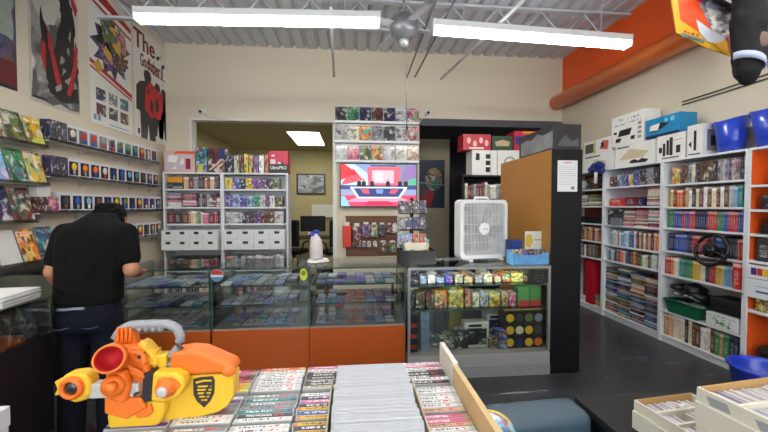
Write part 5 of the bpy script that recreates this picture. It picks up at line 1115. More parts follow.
# blue poster cut by the frame
t, w_, h = poster(-70, 17, 60, 2.53, 4.05, M('poster_midnight', '1b2130', .4), 'dark poster with blue armour art at the near end of the left wall')
o = P_(t, 'art', ban, [[(.3, .02), (.99, .02), (.99, .98), (.3, .98)]], 1, w_, h); o.color = (.06, .09, .20, 1)
P_(t, 'armour', M('poster_steel_blue', '6f8fb8', .4, var=.5, vscale=7), [rough([(.8, .72), (.99, .76), (.99, .99), (.74, .99), (.7, .85)], .03, 6, 4), rough([(.86, .86), (.95, .8), (.98, .92)], .02, 4, 5)], 2, w_, h); P_(t, 'gold', M('poster_gold', '', .4), [[(.86, .66), (.97, .6), (.98, .7), (.9, .72)]], 3, w_, h)
P_(t, 'pale_art', M('poster_pale_green', '8f9c92', .4, var=.4, vscale=9), [rough([(.72, .3), (.95, .28), (.96, .56), (.84, .66), (.74, .58)], .03, 5, 6)], 3, w_, h); P_(t, 'red_band', M('poster_maroon2', '5e1620', .4), [rect(.5, .02, .99, .16)], 4, w_, h)
# ================================================================ left counter
XC0, XC1, YC0, YC1, ZCt = -2.15, -1.67, .35, 2.10, 1.0
t = thing('display_counter', 'black counter with a strip of magazines behind glass, along the left aisle', 'counter', ((XC0+XC1)/2, (YC0+YC1)/2, 0)); hx_, hy_ = (XC1-XC0)/2, (YC1-YC0)/2
cbk = M('counter_black', '0e0f12', .4)
bx(-hx_, -hy_, 0, hx_, hy_, .80, cbk, .004).build('base_panel', None, t)
MB().box(hx_+.0005, -hy_, .24, hx_+.006, hy_, .25, M('counter_seam', '26272b', .4)).build('seam', None, t)
for sy in (-1, 1):
    MB().box(-hx_, sy*hy_, .80, hx_, sy*(hy_-.012), .99, glass).build('end_glass', None, t)
MB().box(hx_-.006, -hy_+.012, .80, hx_, hy_-.012, .99, glass).build('front_glass', None, t); MB().box(-hx_, -hy_+.012, .80, -hx_+.012, hy_-.012, .99, cbk).build('rear_panel', None, t)
MB().box(-hx_, -hy_, .99, hx_, hy_, ZCt, shelfglass).build('top_glass', None, t)
fC2 = Frame((XC1, YC0, 0), PI/2)
for i, c in enumerate(['cream', 'red', 'green', 'teal', 'white', 'maroon', 'yellow', 'olive', 'charcoal', 'brown', 'grey', 'silver', 'red', 'green', 'yellow', 'charcoal', 'silver', 'teal']):
    if 1.12+.088*i > YC1-.05: break
    boxobj('magazine', fC2, 1.12-YC0+.088*i, .02, .801, .082, .006, .175, cv2, c, f"{cname(c)} magazine behind the counter glass, {ordn(i)} from the near end", 'magazine', lean=R(-12))
def sheetpile(x, y, n, w_, d, label, rz=0, col='d9dad8', z=ZCt+.0008):
    t = thing('paper_stack', label, 'paper stack', (x, y, z), rz); mb = MB(); rr = random.Random(n)
    for i in range(n): a = rr.uniform(-.012, .012); mb.box(-w_/2+a, -d/2-a, i*.0062, w_/2+a, d/2-a, i*.0062+.006, M('paper_'+col, col, .7))
    mb.build('sheets', None, t); return t
sheetpile(-1.80, 1.955, 9, .20, .24, 'white paper stack at the far end of the left counter, nearest the aisle', .1); sheetpile(-2.035, 1.93, 13, .19, .28, 'taller grey-white paper stack behind the other on the left counter', -.04, 'cfd2d4'); sheetpile(-1.86, 1.55, 8, .26, .30, 'white paper stack nearer the viewer on the left counter', .15, 'dcdcda')
o = thing('white_box', 'tall white carton standing on the floor against the black counter', 'box', (-1.545, 1.43, 0)); MB().box(-.11, -.15, 0, .11, .15, .66, wb, None, .004).build('carton', None, o); MB().box(-.114, -.154, .58, .114, .154, .664, wb, None, .004).build('lid', None, o)
# dark-green glass case behind the person at the left wall
t = thing('glass_cabinet', 'low glass cabinet against the left wall behind the person', 'cabinet', (XL+.27, 3.62, 0))
bx(-.24, -.5, 0, .24, .5, .5, cbk, .004).build('base_panel', None, t); MB().box(.234, -.5, .5, .24, .5, .93, glass).build('front_glass', None, t); MB().box(-.24, -.5, .5, .234, -.494, .93, glass).build('end_glass', None, t); MB().box(-.24, -.494, .5, -.234, .5, .93, M('cabinet_back', '5c6255', .6)).build('rear_panel', None, t); MB().box(-.24, -.5, .93, .24, .5, .945, shelfglass).build('top_glass', None, t)
for i in range(6): boxobj('boxed_set', Frame((XL+.51, 3.17, 0), PI/2), .05+.15*i, .06, .501, .12, .1, .16, CVP, rng.choice(['green', 'charcoal', 'cream', 'grey']), f"boxed set in the low glass cabinet, {ordn(i)} from the near end", 'box')
# ================================================================ person at the counters, seen from behind
def skinned(name, mb, mat, parent, vox=.011, smooth=6, dec=None):
    o = mb.build(name, mat, parent)
    r = o.modifiers.new('remesh', 'REMESH'); r.mode = 'VOXEL'; r.voxel_size = vox; r.use_smooth_shade = True
    if smooth: s = o.modifiers.new('smooth', 'SMOOTH'); s.iterations = smooth; s.factor = .5
    return o
pp = PY(90, 300, 2.27)
t = thing('person', 'person in black t-shirt and dark jeans, head bowed, back turned, by the left counter', 'person', (pp.x, 2.27, 0), R(4)); t.scale = (.95, .97, 1)
skin = M('skin', 'b07a5c', .55, var=.08); hair = M('hair', '070606', .85, spec=.15, var=.3, vscale=60); shirt = M('tshirt_black', '060607', .9, spec=.2, bump=.15); jeans = M('jeans_dark', '0d121c', .9, spec=.2, bump=.2)
b_ = MB()
# legs, pelvis, trunk, neck, head (one continuous body)
for s in (-1, 1):
    b_.cap((s*.095, .02, .90), (s*.11, .0, .50), .070, .055); b_.cap((s*.11, 0, .50), (s*.12, -.03, .09), .056, .038)
    b_.cap((s*.12, -.05, .045), (s*.135, .14, .03), .042, .034)
b_.ball((0, 0, .95), (.15, .10, .13)); b_.ball((0, .03, 1.15), (.15, .10, .18)); b_.ball((0, .08, 1.30), (.17, .10, .14))
b_.cap((-.15, .08, 1.325), (.15, .08, 1.325), .05, .05); b_.cap((0, .12, 1.35), (0, .20, 1.41), .05, .048)
b_.ball((0, .255, 1.425), (.075, .098, .098)); b_.ball((0, .31, 1.385), (.058, .062, .075))     # skull and face, bowed forward
b_.ball((0, .372, 1.385), (.013, .017, .022)); b_.ball((0, .362, 1.352), (.026, .014, .009))
for s in (-1, 1): b_.ball((s*.077, .25, 1.405), (.011, .022, .033)); b_.ball((s*.027, .358, 1.41), (.014, .01, .01))
# left arm down to the counter, right arm bent forward
LS, LE, LW = (-.178, .075, 1.325), (-.232, .03, 1.10), (-.225, .13, .93)
RS, RE, RW = (.178, .075, 1.325), (.232, .02, 1.10), (.14, .27, 1.06)
b_.cap(LS, LE, .052, .042); b_.cap(LE, LW, .042, .029)
b_.cap(RS, RE, .052, .044); b_.cap(RE, RW, .044, .030)
def hand(wr, d, up, s):
    wr, d, up = Vector(wr), Vector(d).normalized(), Vector(up).normalized(); sd = d.cross(up).normalized()*s
    for k in range(4): b_.cap(wr+sd*(-.012+.008*k), wr+d*.085+sd*(-.030+.020*k), .016, .0125)
    for k, L in enumerate((.062, .074, .070, .055)):
        r0 = wr+d*.085+sd*(-.030+.020*k); r1 = r0+(d-up*.25).normalized()*L*.55; r2 = r1+(d-up*.9).normalized()*L*.5
        b_.cap(r0, r1, .0098, .009); b_.cap(r1, r2, .009, .0078)
    a0 = wr+d*.025-sd*.022; a1 = a0+(d*.6-sd*.8).normalized()*.042; a2 = a1+(d-sd*.2).normalized()*.032
    b_.cap(a0, a1, .0125, .0105); b_.cap(a1, a2, .0105, .0085)
hand(LW, (.1, .5, -.9), (-.9, 0, .1), 1); hand(RW, (-.5, 1, -.3), (0, .1, 1), -1)
skinned('body', b_, skin, t, .0075, 3)
# hair
h_ = MB(); h_.ball((0, .24, 1.432), (.086, .108, .094)); h_.ball((0, .185, 1.42), (.080, .075, .075)); h_.ball((0, .25, 1.475), (.07, .085, .05))
for k in range(40):
    a, e = rng.uniform(0, 2*PI), rng.uniform(.1, 1.2); q0 = Vector((.082*math.cos(a)*math.cos(e), .225+.10*math.sin(a)*math.cos(e), 1.435+.086*math.sin(e))); h_.cap(q0, q0+Vector((rng.uniform(-.015, .015), -.025, rng.uniform(-.012, .008))), .012, .007, None, 8)
for s in (-1, 1): h_.ball((s*.068, .215, 1.40), (.022, .05, .055))
skinned('hair', h_, hair, t, .009, 3)
# t-shirt: trunk and two short sleeves
s_ = MB()
s_.loft([(0, -.005, .915, .186, .128), (0, -.005, .96, .186, .128), (0, .0, 1.03, .184, .126), (0, .012, 1.12, .188, .128), (0, .03, 1.21, .196, .132), (0, .05, 1.28, .206, .134), (0, .06, 1.335, .200, .124), (0, .075, 1.375, .168, .112), (0, .095, 1.405, .122, .100), (0, .12, 1.43, .092, .088), (0, .15, 1.455, .074, .07)])
s_.cap((-.15, .075, 1.325), (.15, .075, 1.325), .074, .074)
def mixp(a, c, f): return tuple(a[i]*(1-f)+c[i]*f for i in range(3))
s_.cap(LS, mixp(LS, LE, .66), .070, .064); s_.cap(RS, mixp(RS, RE, .66), .070, .066)
for x0, z0, x1, z1, y in ((-.06, 1.20, -.02, 1.06, -.118), (.09, 1.16, .05, 1.02, -.115), (-.12, 1.04, .02, .985, -.122)): s_.cap((x0, y, z0), (x1, y-.004, z1), .012, .009)
skinned('t_shirt', s_, shirt, t, .010, 8)
# waistband strip, jeans, belt loops, pocket seam
j_ = MB(); j_.loft([(0, -.015, .76, .17, .118), (0, -.02, .83, .178, .126), (0, -.012, .90, .174, .122), (0, -.005, .955, .168, .116)])
for s in (-1, 1): j_.cap((s*.088, -.005, .82), (s*.105, .0, .50), .098, .078); j_.cap((s*.105, 0, .50), (s*.112, -.02, .10), .078, .070)
skinned('jeans', j_, jeans, t, .012, 5)
MB().tube([(-.10, -.118, .905), (-.05, -.132, .907), (.0, -.135, .912), (.05, -.133, .91)], .014, M('undershirt', '7d8798', .8), 8, None, False, .6).build('waist_strip', None, t)
for x0 in (-.12, .04): MB().tube([(x0, -.143, .80), (x0+.04, -.147, .795), (x0+.09, -.143, .805)], .003, M('seam_blue', '39465e', .7), 6).build('pocket_seam', None, t)
MB().tube([tuple(Vector(LW)+Vector((.034*math.cos(a*PI/8), -.02, .034*math.sin(a*PI/8)))) for a in range(16)], .008, M('watch_black', '17181b', .4), 8, None, True).build('watch_strap', None, t)
shoe = M('shoe_black', '111114', .6)
for s in (-1, 1):
    k = MB(); k.cap((s*.12, -.06, .045), (s*.14, .16, .04), .05, .043); k.box(s*.13-.045, -.10, .001, s*.13+.045, .19, .03); skinned('shoe', k, shoe, t, .009, 3)
# ================================================================ foreground table with trays of cases
ZT0 = .86
t = thing('table', 'dark table under the wooden trays of game cases', 'table', (-.13, .72, 0)); td = M('table_dark', '1c1a1a', .6)
bx(-.47, -.44, ZT0-.03, .445, .44, ZT0, td, .003).build('tabletop', None, t)
for sx in (-.44, .41):
    for sy in (-.40, .40): bx(sx-.025, sy-.025, 0, sx+.025, sy+.025, ZT0-.031, td).build('leg', None, t)
bx(-.44, .38, .25, .41, .395, ZT0-.031, td).build('rear_panel', None, t); bx(.405, -.37, .2, .42, .37, ZT0-.031, td).build('side_panel', None, t)
wd, wd2, wd3 = M('tray_wood', 'c9ae7e', .6, var=.12, vscale=14), M('tray_wood_red', '7a3a24', .6, var=.15, vscale=14), M('tray_white', 'd9d6cc', .5)
def tray(x0, x1, y0, y1, top, label, mR, skew=0.0):
    t = thing('wooden_tray', label, 'tray', ((x0+x1)/2, (y0+y1)/2, ZT0+.0008)); a, b_ = (x1-x0)/2, (y1-y0)/2
    MB().box(-a, -b_, 0, a, b_, .008, wd).build('floor_panel', None, t)
    MB().box(-a, -b_, .008, a, -b_+.004, .085, wd).build('front_panel', None, t); MB().box(-a, b_-.004, .008, a, b_, .085, wd).build('rear_panel', None, t)
    MB().box(-a, -b_+.008, .008, -a+.010, b_-.008, .10, wd).build('side_panel', None, t)
    mb = MB(); mb.box(a-.014, -b_-.0, .0081, a, b_, top, mR, Matrix.Translation((a, 0, 0)) @ Matrix.Rotation(skew, 4, 'Z') @ Matrix.Translation((-a, 0, 0))); o = mb.build('tall_side_panel', None, t)
    return t
TX0, TX1 = -.58, .298
trays = [(.957, 1.11, .195, wd3, 'far wooden tray of game cases, white-edged end board'), (.829, .9555, .188, wd, 'middle wooden tray of game cases with a tan end board'), (.52, .8275, .188, wd, 'near wooden tray of game cases below the white box')]
for y0, y1, tp, m, l in trays: tray(TX0, TX1, y0, y1, tp, l, m)
# game cases standing spine up, six columns
def spine_up():
    m, nt, b = nt_new('spine_up'); g = N(nt); vec, oi, xyz = g.gen(); c = oi.outputs['Color']
    mk = lambda s, lo, hi, th, amt: g.mul(g.mul(g.gt(xyz[0], lo), g.lt(xyz[0], hi)), g.mul(g.mul(g.gt(xyz[1], .25), g.lt(xyz[1], .78)), g.gt(g.noise(g.scaled(vec, s, 1.6, 1, oi.outputs['Random'], amt), 1.0, 1).outputs['Fac'], th)))
    lum = g.new('ShaderNodeRGBToBW'); g.link(c, lum.inputs[0])
    ink = g.mix(g.gt(lum.outputs[0], .28), (.85, .85, .83, 1), (.07, .06, .09, 1))
    col = g.mix(mk(44, .14, .62, .49, 19), c, ink)
    col = g.mix(mk(14, .66, .84, .48, 53), col, (.55, .05, .08, 1))
    col = g.mix(g.mul(g.gt(xyz[0], .90), g.lt(xyz[0], .985)), col, g.hsv(c, .6, .8, .8)); col = g.mix(g.lt(xyz[0], .08), col, g.hsv(c, .45, .9, .7))
    g.link(col, b.inputs['Base Color']); b.inputs['Roughness'].default_value = .3; return m
SU = spine_up(); shell = M('case_shell', 'b9bcc0', .3)
CW, CTk, CH = .137, .0152, .122
proto_case = bx(-CW/2, 0, 0, CW/2, CTk, CH-.0015, shell, .0012).data('case_shell'); proto_label = bx(-CW/2+.003, .0012, CH-.0014, CW/2-.003, CTk-.0012, CH, SU).data('spine_label')
zc = ZT0+.0095; r2 = random.Random(21)
colpal = [['pink', 'white', 'maroon', 'cream', 'purple'], ['pink', 'maroon', 'white', 'purple', 'cream'], ['white'], ['white', 'charcoal', 'grey', 'pink', 'black', 'blue', 'yellow'], ['white', 'charcoal', 'red', 'white', 'pink'], ['white', 'pink', 'white', 'maroon', 'charcoal', 'cream']]
seams = [-.567, -.425, -.283, -.141, .001, .143]
tn = {0: 'far', 1: 'middle', 2: 'near'}
for ci, x0 in enumerate(seams):
    for ti, (y0, y1, *_r) in enumerate(trays):
        y = y1-.005-CTk; k = 0
        while y > max(y0+.005, .60):
            far = 1.11-y
            pal = colpal[ci]
            if ci == 2: pal = ['white'] if (.05 < far < .16 or far > .26) else (['orange', 'white'] if far <= .05 else ['charcoal', 'teal', 'grey'])
            if ci == 1: pal = ['maroon', 'pink', 'maroon'] if far < .1 else (['navy', 'yellow', 'yellow'] if far < .17 else ['white', 'white', 'pink', 'purple', 'grey'])
            if ci == 3: pal = ['white', 'grey', 'pink'] if far < .05 else (['charcoal', 'black', 'charcoal'] if far < .12 else (['white', 'pink', 'cream'] if far < .19 else ['navy', 'blue', 'yellow', 'pink']))
            if ci == 5: pal = ['pink', 'white'] if far < .04 else (['charcoal', 'white', 'navy', 'black'] if far < .15 else ['white', 'peach', 'pink', 'white'])
            c = r2.choice(pal)
            t = bpy.data.objects.new('disc_case', None); t.empty_display_size = .02; C.objects.link(t); t.location = (x0+CW/2+.002+r2.uniform(-.002, .002), y+r2.uniform(-.0003, .0003), zc+r2.uniform(-.0, .003))
            tag(t, f"{cname(c)} game case spine up, {ordn(k)} from the back, {ordn(ci)} column of the {tn[ti]} tray", 'game case', f"cases spine up in the {tn[ti]} tray")
            a = bpy.data.objects.new('case_shell', proto_case); C.objects.link(a); a.parent = t
            a = bpy.data.objects.new('spine_label', proto_label); C.objects.link(a); a.parent = t; j = r2.uniform(.85, 1.05); a.color = (*[q*j for q in COL[c]], 1)
            y -= CTk+.0014; k += 1
# shallow white box of sleeved comics standing on the cases
zb_ = zc+CH+.0045
xb0, xb1 = -.052, .150
t = thing('comic_box', 'open white cardboard box of white-edged sleeved comics on the trays', 'box', ((xb0+xb1)/2, .68, zb_)); a = (xb1-xb0)/2; cb_ = M('card_tan', 'c4b79c', .7)
MB().box(-a, -.17, 0, a, .19, .003, cb_).build('floor_panel', None, t)
for s in (-1, 1): MB().box(s*a, -.17, .003, s*(a-.003), .19, .070, cb_).build('side_panel', None, t)
MB().box(-a+.003, .187, .003, a-.003, .19, .05, cb_).build('rear_panel', None, t); MB().box(-a+.003, -.17, .003, a-.003, -.167, .06, cb_).build('front_panel', None, t)
slv = M('sleeve_white', 'b9bcc2', .35, var=.12, vscale=30); slv2 = M('sleeve_blue', '56708f', .35)
pg_ = MB(); pg_.box(-.085, 0, 0, .085, .0050, .100, slv, None, .001); pgd = pg_.data('sleeved_comic')
bk_ = MB(); bk_.box(-.083, -.0004, .004, .083, -.0001, .060, CVP); bkd = bk_.data('cover')
y = .845; k = 0; r3 = random.Random(4)
while y > .54:
    t = bpy.data.objects.new('sleeved_comic', pgd); C.objects.link(t)
    t.location = (.049+.004*(.845-y)/-.3+r3.uniform(-.004, .004), y, zb_+.0068+r3.uniform(0, .0015)); t.rotation_euler = (R(-24), r3.uniform(-.004, .004), r3.uniform(-.003, .003))
    tag(t, 'white-edged sleeved comic packed upright in the open white box', 'comic', 'sleeved comics in the open white box')
    c = bpy.data.objects.new('cover', bkd); C.objects.link(c); c.parent = t; c.color = (*COL[r3.choice(['navy', 'grey', 'pale_blue', 'maroon'])], 1)
    y -= .0067+(.005 if r3.random() < .14 else 0); k += 1
# ---------------------------------------------------------------- toy blaster lying on the cases
OR, YE, RD, GR = M('toy_orange', 'f0520f', .28, coat=.4, var=.02), M('toy_yellow', 'eeb012', .3, coat=.3, var=.02), M('toy_red', 'd41a10', .3, coat=.4), M('toy_grey', '6f6c67', .5)
DKG, LG = M('toy_dark', '25262b', .4), M('toy_light_grey', 'b9b9b4', .4)
Yg = .86; zg = zc+CH+.0045
base = PY(140, 420, Yg)
t = thing('toy_blaster', 'orange and yellow toy blaster with grey carry handle lying on the cases', 'toy blaster', (base.x, Yg, zg))
def L(px, py, dy=0.0): v = PY(px, py, Yg+dy); return Vector((v.x-base.x, v.y-Yg, v.z-zg))
def poly(pts, dy): return [(L(x, y, dy).x, L(x, y, dy).z) for x, y in pts]
def slab(name, pts, d0, d1, m, ch=.004, dyref=None):
    mb = MB(); q_ = poly(pts, d0 if dyref is None else dyref); mb.prism(q_, d0, d1, m); o = mb.build(name, None, t)
    if ch: b__ = o.modifiers.new('bevel', 'BEVEL'); b__.width = ch; b__.segments = 3; b__.limit_method = 'ANGLE'
    return o
# barrel pointing at the viewer
a0, a1 = L(109, 359, -.09), L(116, 357, .07); ax = (a1-a0).normalized()
def along(f): return a0+ax*f
rot = ax.to_track_quat('Z', 'Y').to_matrix().to_4x4(); TB = Matrix.Translation(a0) @ rot
o = MB().lathe([(.0245, .012), (.0245, .0), (.0285, -.001), (.0295, .010), (.0285, .018), (.0285, .04), (.0315, .045), (.0315, .055), (.029, .06), (.029, .09), (.027, .10)], OR, TB, 32, True, False).build('barrel', None, t)
MB().lathe([(.0244, .001), (.022, .04), (.0005, .045)], RD, TB, 32, True, False).build('bore', None, t)
# body
slab('body', [(106, 350), (122, 346), (138, 349), (146, 360), (148, 374), (142, 398), (118, 404), (106, 392), (103, 362)], -.02, .035, OR, .008)
slab('body_rib', [(105, 374), (124, 372), (128, 390), (124, 404), (110, 402), (102, 390)], -.045, -.0205, OR, .008)
o = MB().ball(tuple(L(113, 386, -.05)), (.024, .018, .024), OR).build('boss', None, t); MB().lathe([(.012, 0), (.012, .012), (.009, .016)], OR, Matrix.Translation(L(113, 386, -.06)) @ Matrix.Rotation(PI/2, 4, 'X')).build('boss_cap', None, t)
# sight block on top with ribs
slab('sight_block', [(113, 348), (115, 331), (120, 327), (130, 328), (134, 338), (136, 350)], -.0, .025, OR, .005)
for i in range(4): slab('sight_rib', [(115.5+4.2*i, 342), (116.5+4.2*i, 328.5), (118.5+4.2*i, 328), (118.5+4.2*i, 342)], -.006, -.0002, OR, .001)
# cross bar with left and right lamps
slab('cross_bar', [(84, 380), (101, 378), (146, 377), (146, 390), (101, 392), (84, 391)], -.030, -.005, LG, .003, -.0)
slab('lamp_shell', [(58, 381), (64, 375), (80, 373), (87, 376), (90, 383), (90, 394), (86, 401), (74, 404), (62, 399), (57, 392)], -.035, .0, YE, .008)
slab('lamp_fin', [(54, 382), (60, 380), (60, 395), (54, 396), (57, 389)], -.01, .01, YE, .002)
TLm = Matrix.Translation(L(72.5, 387.5, -.036)) @ Matrix.Rotation(PI/2, 4, 'X')
MB().lathe([(.024, -.012), (.025, .006), (.019, .012), (.0145, .007), (.0145, .0)], OR, TLm, 28, True, False).build('lamp_ring', None, t); MB().lathe([(.0146, .0), (.0146, .003), (.007, .007)], M('lamp_lens', '4a4c50', .15, .6), TLm, 24).build('lamp_lens', None, t)
slab('bracket', [(141, 403), (143, 374), (153, 371), (151, 401)], -.025, .05, DKG, .002)
slab('side_shell', [(150, 402), (152, 373), (174, 373), (184, 378), (185, 387), (179, 397), (166, 403)], -.035, -.002, YE, .007)
TRm = Matrix.Translation(L(166.5, 387.5, -.036)) @ Matrix.Rotation(PI/2, 4, 'X')
slab('side_plate', [(156, 398), (157, 379), (172, 379), (180, 386), (170, 397)], -.042, -.0352, OR, .003)
MB().lathe([(.023, .0), (.019, .012), (.012, .020)], OR, TRm, 28, True, False).build('knob', None, t); MB().lathe([(.0125, .018), (.011, .024), (.004, .026)], LG, TRm, 20).build('knob_tip', None, t)
slab('collar_rib', [(124, 350), (140, 352), (146, 362), (143, 368), (130, 360)], -.035, -.0205, OR, .005); slab('collar_rib', [(126, 364), (142, 372), (144, 380), (130, 376)], -.030, -.0205, OR, .005)
for x_, y_ in ((135, 395), (112, 398), (139, 357)): q_ = L(x_, y_, -.036); MB().cyl(q_, q_+Vector((0, .02, 0)), .004, DKG, 10).build('screw', None, t)
# upper yellow levers and block
slab('lever', [(137, 343), (143, 345), (156, 360), (157, 367), (150, 366), (139, 357)], -.01, .03, YE, .005)
slab('upper_block', [(150, 356), (166, 355), (166, 374), (152, 374)], .0, .03, YE, .004)
slab('spur', [(146, 352), (157, 350), (157, 352), (150, 357)], .0, .02, YE, .001)
# lower grip housing
slab('lower_shell', [(108, 404), (164, 401), (166, 410), (160, 424), (150, 431), (108, 431), (106, 418)], -.02, .04, YE, .008)
slab('lower_inset', [(134, 415), (150, 404), (153, 412), (148, 417), (138, 419)], -.026, -.0205, OR, .003)
slab('trigger_guard', [(104, 396), (140, 398), (146, 408), (126, 420), (104, 414)], -.03, -.0205, OR, .004)
# carry handle
hp = [L(*p_, .012) for p_ in ((114, 350), (116, 338), (121, 330), (131, 325), (150, 324), (168, 324), (177, 328), (180.5, 336), (179, 347), (172, 356), (170, 368))]
hs = []
for i in range(len(hp)-1):
    for f in (0, .5): hs.append(hp[i].lerp(hp[i+1], f))
hs.append(hp[-1]); MB().tube(hs, .0105, GR, 12).build('carry_handle', None, t)
mb = MB()
for i in range(6): mb.ball(tuple(L(126+7*i, 328, .012)), (.0085, .0105, .0085), GR, None, 10, 6)
o = mb.build('finger_grips', None, t)
# ammunition box with hood and emblem
slab('drum_box', [(164, 377), (234, 374), (233, 398), (227, 407), (218, 413), (190, 420), (163, 423)], .002, .05, YE, .006)
slab('drum_hood', [(168, 377), (170, 353), (186, 351), (200, 352), (231, 365), (235, 373)], -.002, .055, OR, .008)
MB().ball(tuple(L(229, 370.5, -.0)), (.017, .014, .014), OR).build('hood_end', None, t)
em = M('emblem_black', '2b2a22', .5)
def dec(name, pts, m, l): mb = MB(); mb.prism(poly(pts, .002), .002-.0012-.0008*l, .002-.0002-.0008*l, m); return mb.build(name, None, t)
dec('emblem', [(193.5, 379), (200, 377), (213, 376), (215, 380), (214.5, 393), (211, 400), (204.5, 407.5), (197, 401), (193.5, 394)], em, 0)
for i, (a, b__) in enumerate([(198, 211.5), (197.5, 211.8), (198.2, 211), (199.5, 209.5), (201.5, 207.5)]): dec('emblem_stripe', [(a, 385.5+3.4*i), (b__, 385+3.4*i), (b__, 386.6+3.4*i), (a, 387+3.4*i)], YE, 1)
dec('emblem_bolt', [(209, 384), (203, 395), (206, 395.5), (201.5, 402.5), (209.5, 393.5), (206.4, 393), (211.5, 385)], em, 2); dec('emblem_arc', [(196, 381.5), (204, 379.5), (212, 379.6), (212, 381), (204, 381.2), (196.5, 383.4)], YE, 1)
# ================================================================ right foreground
XT0 = .93
t = thing('table', 'black table carrying the white card storage boxes at the right', 'table', (1.55, .95, 0)); ZB = .70
bx(-.62, -.6, ZB-.03, .62, .42, ZB, M('table_black', '0b0b0d', .7), .004).build('tabletop', None, t)
for sx in (-.58, .58):
    for sy in (-.56, .38): bx(sx-.025, sy-.025, 0, sx+.025, sy+.025, ZB-.031, blackm).build('leg', None, t)
bx(-.6, .36, .3, .6, .38, ZB-.031, blackm).build('rear_panel', None, t); bx(-.615, -.58, .1, -.6, .4, ZB-.031, blackm).build('side_panel', None, t)
cdb = M('cardboard_white', 'd8d4c6', .7, var=.05); cdi = M('cardboard_tan', 'b58f5c', .8); cdm = M('card_edges', 'c3c2c0', .6)
def cardrow_mat():
    m, nt, b = nt_new('card_edge_rows'); g = N(nt); tc = g.new('ShaderNodeTexCoord')
    sp = g.new('ShaderNodeSeparateXYZ'); g.link(tc.outputs['Object'], sp.inputs[0])
    cx = g.new('ShaderNodeCombineXYZ'); g.link(g.mul(sp.outputs[0], 320), cx.inputs[0]); n1 = g.noise(cx.outputs[0], 1.0, 2)
    cx2 = g.new('ShaderNodeCombineXYZ'); g.link(g.mul(sp.outputs[0], 26), cx2.inputs[0]); n2 = g.noise(cx2.outputs[0], 1.0, 2)
    col = g.mix(g.gt(n1.outputs['Fac'], .52), (.62, .61, .60, 1), (.40, .40, .42, 1)); col = g.mix(g.gt(n2.outputs['Fac'], .58), col, (.28, .26, .34, 1))
    g.link(col, b.inputs['Base Color']); b.inputs['Roughness'].default_value = .5; return m
crm = cardrow_mat()
def cardbox(loc, rz, w_, d, h, nrow, label, gaps, lidded=False):
    t = thing('card_storage_box', label, 'storage box', loc, rz)
    th = .006
    MB().box(0, 0, 0, w_, d, .006, cdb).build('floor_panel', None, t)
    MB().box(0, 0, .006, w_, th, h, cdb).build('front_panel', None, t); MB().box(0, d-th, .006, w_, d, h, cdb).build('rear_panel', None, t)
    MB().box(0, th, .006, th, d-th, h, cdb).build('side_panel', None, t); MB().box(w_-th, th, .006, w_, d-th, h, cdb).build('side_panel', None, t)
    MB().box(th, d-th-.003, .02, w_-th, d-th, h+.004, cdi).build('inner_flap', None, t)
    rw_ = (d-2*th)/nrow
    for r in range(1, nrow): MB().box(th, th+r*rw_-.004, .006, w_-th, th+r*rw_+.004, h-.004, cdb).build('divider', None, t)
    MB().box(-.006, -.006, -.0, w_+.006, -.0005, h*.62, cdb).build('outer_sleeve', None, t); MB().box(-.006, -.0005, 0, -.0005, d, h*.62, cdb).build('outer_sleeve', None, t)
    objs = []
    for r in range(nrow):
        for (a, b_) in gaps[r]:
            mb = MB(); n = max(3, int((b_-a)*w_/.012)); xx0 = th+.003+a*(w_-2*th-.006); xx1 = th+.003+b_*(w_-2*th-.006); rr = random.Random(r*7+n)
            for i in range(n):
                u0 = xx0+(xx1-xx0)*i/n; u1 = xx0+(xx1-xx0)*(i+.93)/n; hh = h-.016+rr.uniform(-.004, .003)
                mb.box(u0, th+r*rw_+.006, .0065, u1, th+(r+1)*rw_-.006, hh, crm)
            o = mb.build('trading_cards', crm); o.location = loc; o.rotation_euler = (0, 0, rz)
            o['kind'] = 'stuff'; tag(o, f"trading cards {'starting' if a < .3 and len(gaps[r]) > 1 else 'in'} the {ordn(r)} row from the front, {label.split(' box')[0]} box", 'trading cards'); objs.append(o)
    return t
zA = ZB+.001
pA, pA2 = PZ(633, 405, ZB+.10), PZ(679, 386, ZB+.10)
angA = math.atan2(pA2.y-pA.y, pA2.x-pA.x)
rzA = .10
# the far-left corner of the box is pA; local frame: x along the rows (to the right), y away
def corner(p, rz, d): v = Vector((-math.sin(rz), math.cos(rz), 0)); return (p.x-v.x*d, p.y-v.y*d)
cA = corner(PZ(634, 400, ZB+.10), rzA, .215)
cardbox((cA[0], cA[1], zA), rzA, .25, .215, .10, 3, 'lower white card box at the left of the pair', [[(0, .96)], [(.0, .3), (.5, .95)], [(0, .9)]])
rzB = .12
cB = corner(PZ(695, 386, ZB+.28), rzB, .36)
tU = thing('card_storage_box', 'closed white card box under the open one at the right', 'storage box', (cB[0]-.005, cB[1]-.005, zA), rzB)
MB().box(.006, .006, 0, .40, .35, .172, cdb, None, .003).build('carton', None, tU); MB().box(.0, .0, .115, .406, .356, .1735, cdb, None, .003).build('lid', None, tU)
tb_ = cardbox((cB[0], cB[1], zA+.1745), rzB, .40, .355, .105, 4, 'upper open white card box at the right, three rows of cards', [[(0, .9)], [(.3, .95)], [(0, .95)], [(0, .93)]])
pr = M('box_print', '9a9da0', .7)
for i in range(3): MB().prism([(-.04, .03), (.03, .02), (.045, .05), (.01, .075), (-.03, .06)], -.0072, -.0064, pr, 'y', Matrix.Translation((.08+.14*i, 0, 0))).build('printed_mark', None, tb_)
for i in range(3): MB().prism([(.05+.11*i, .072), (.10+.11*i, .070), (.11+.11*i, .092), (.06+.11*i, .096)], -.0009, -.0002, pr, 'x').build('printed_mark', None, tb_)
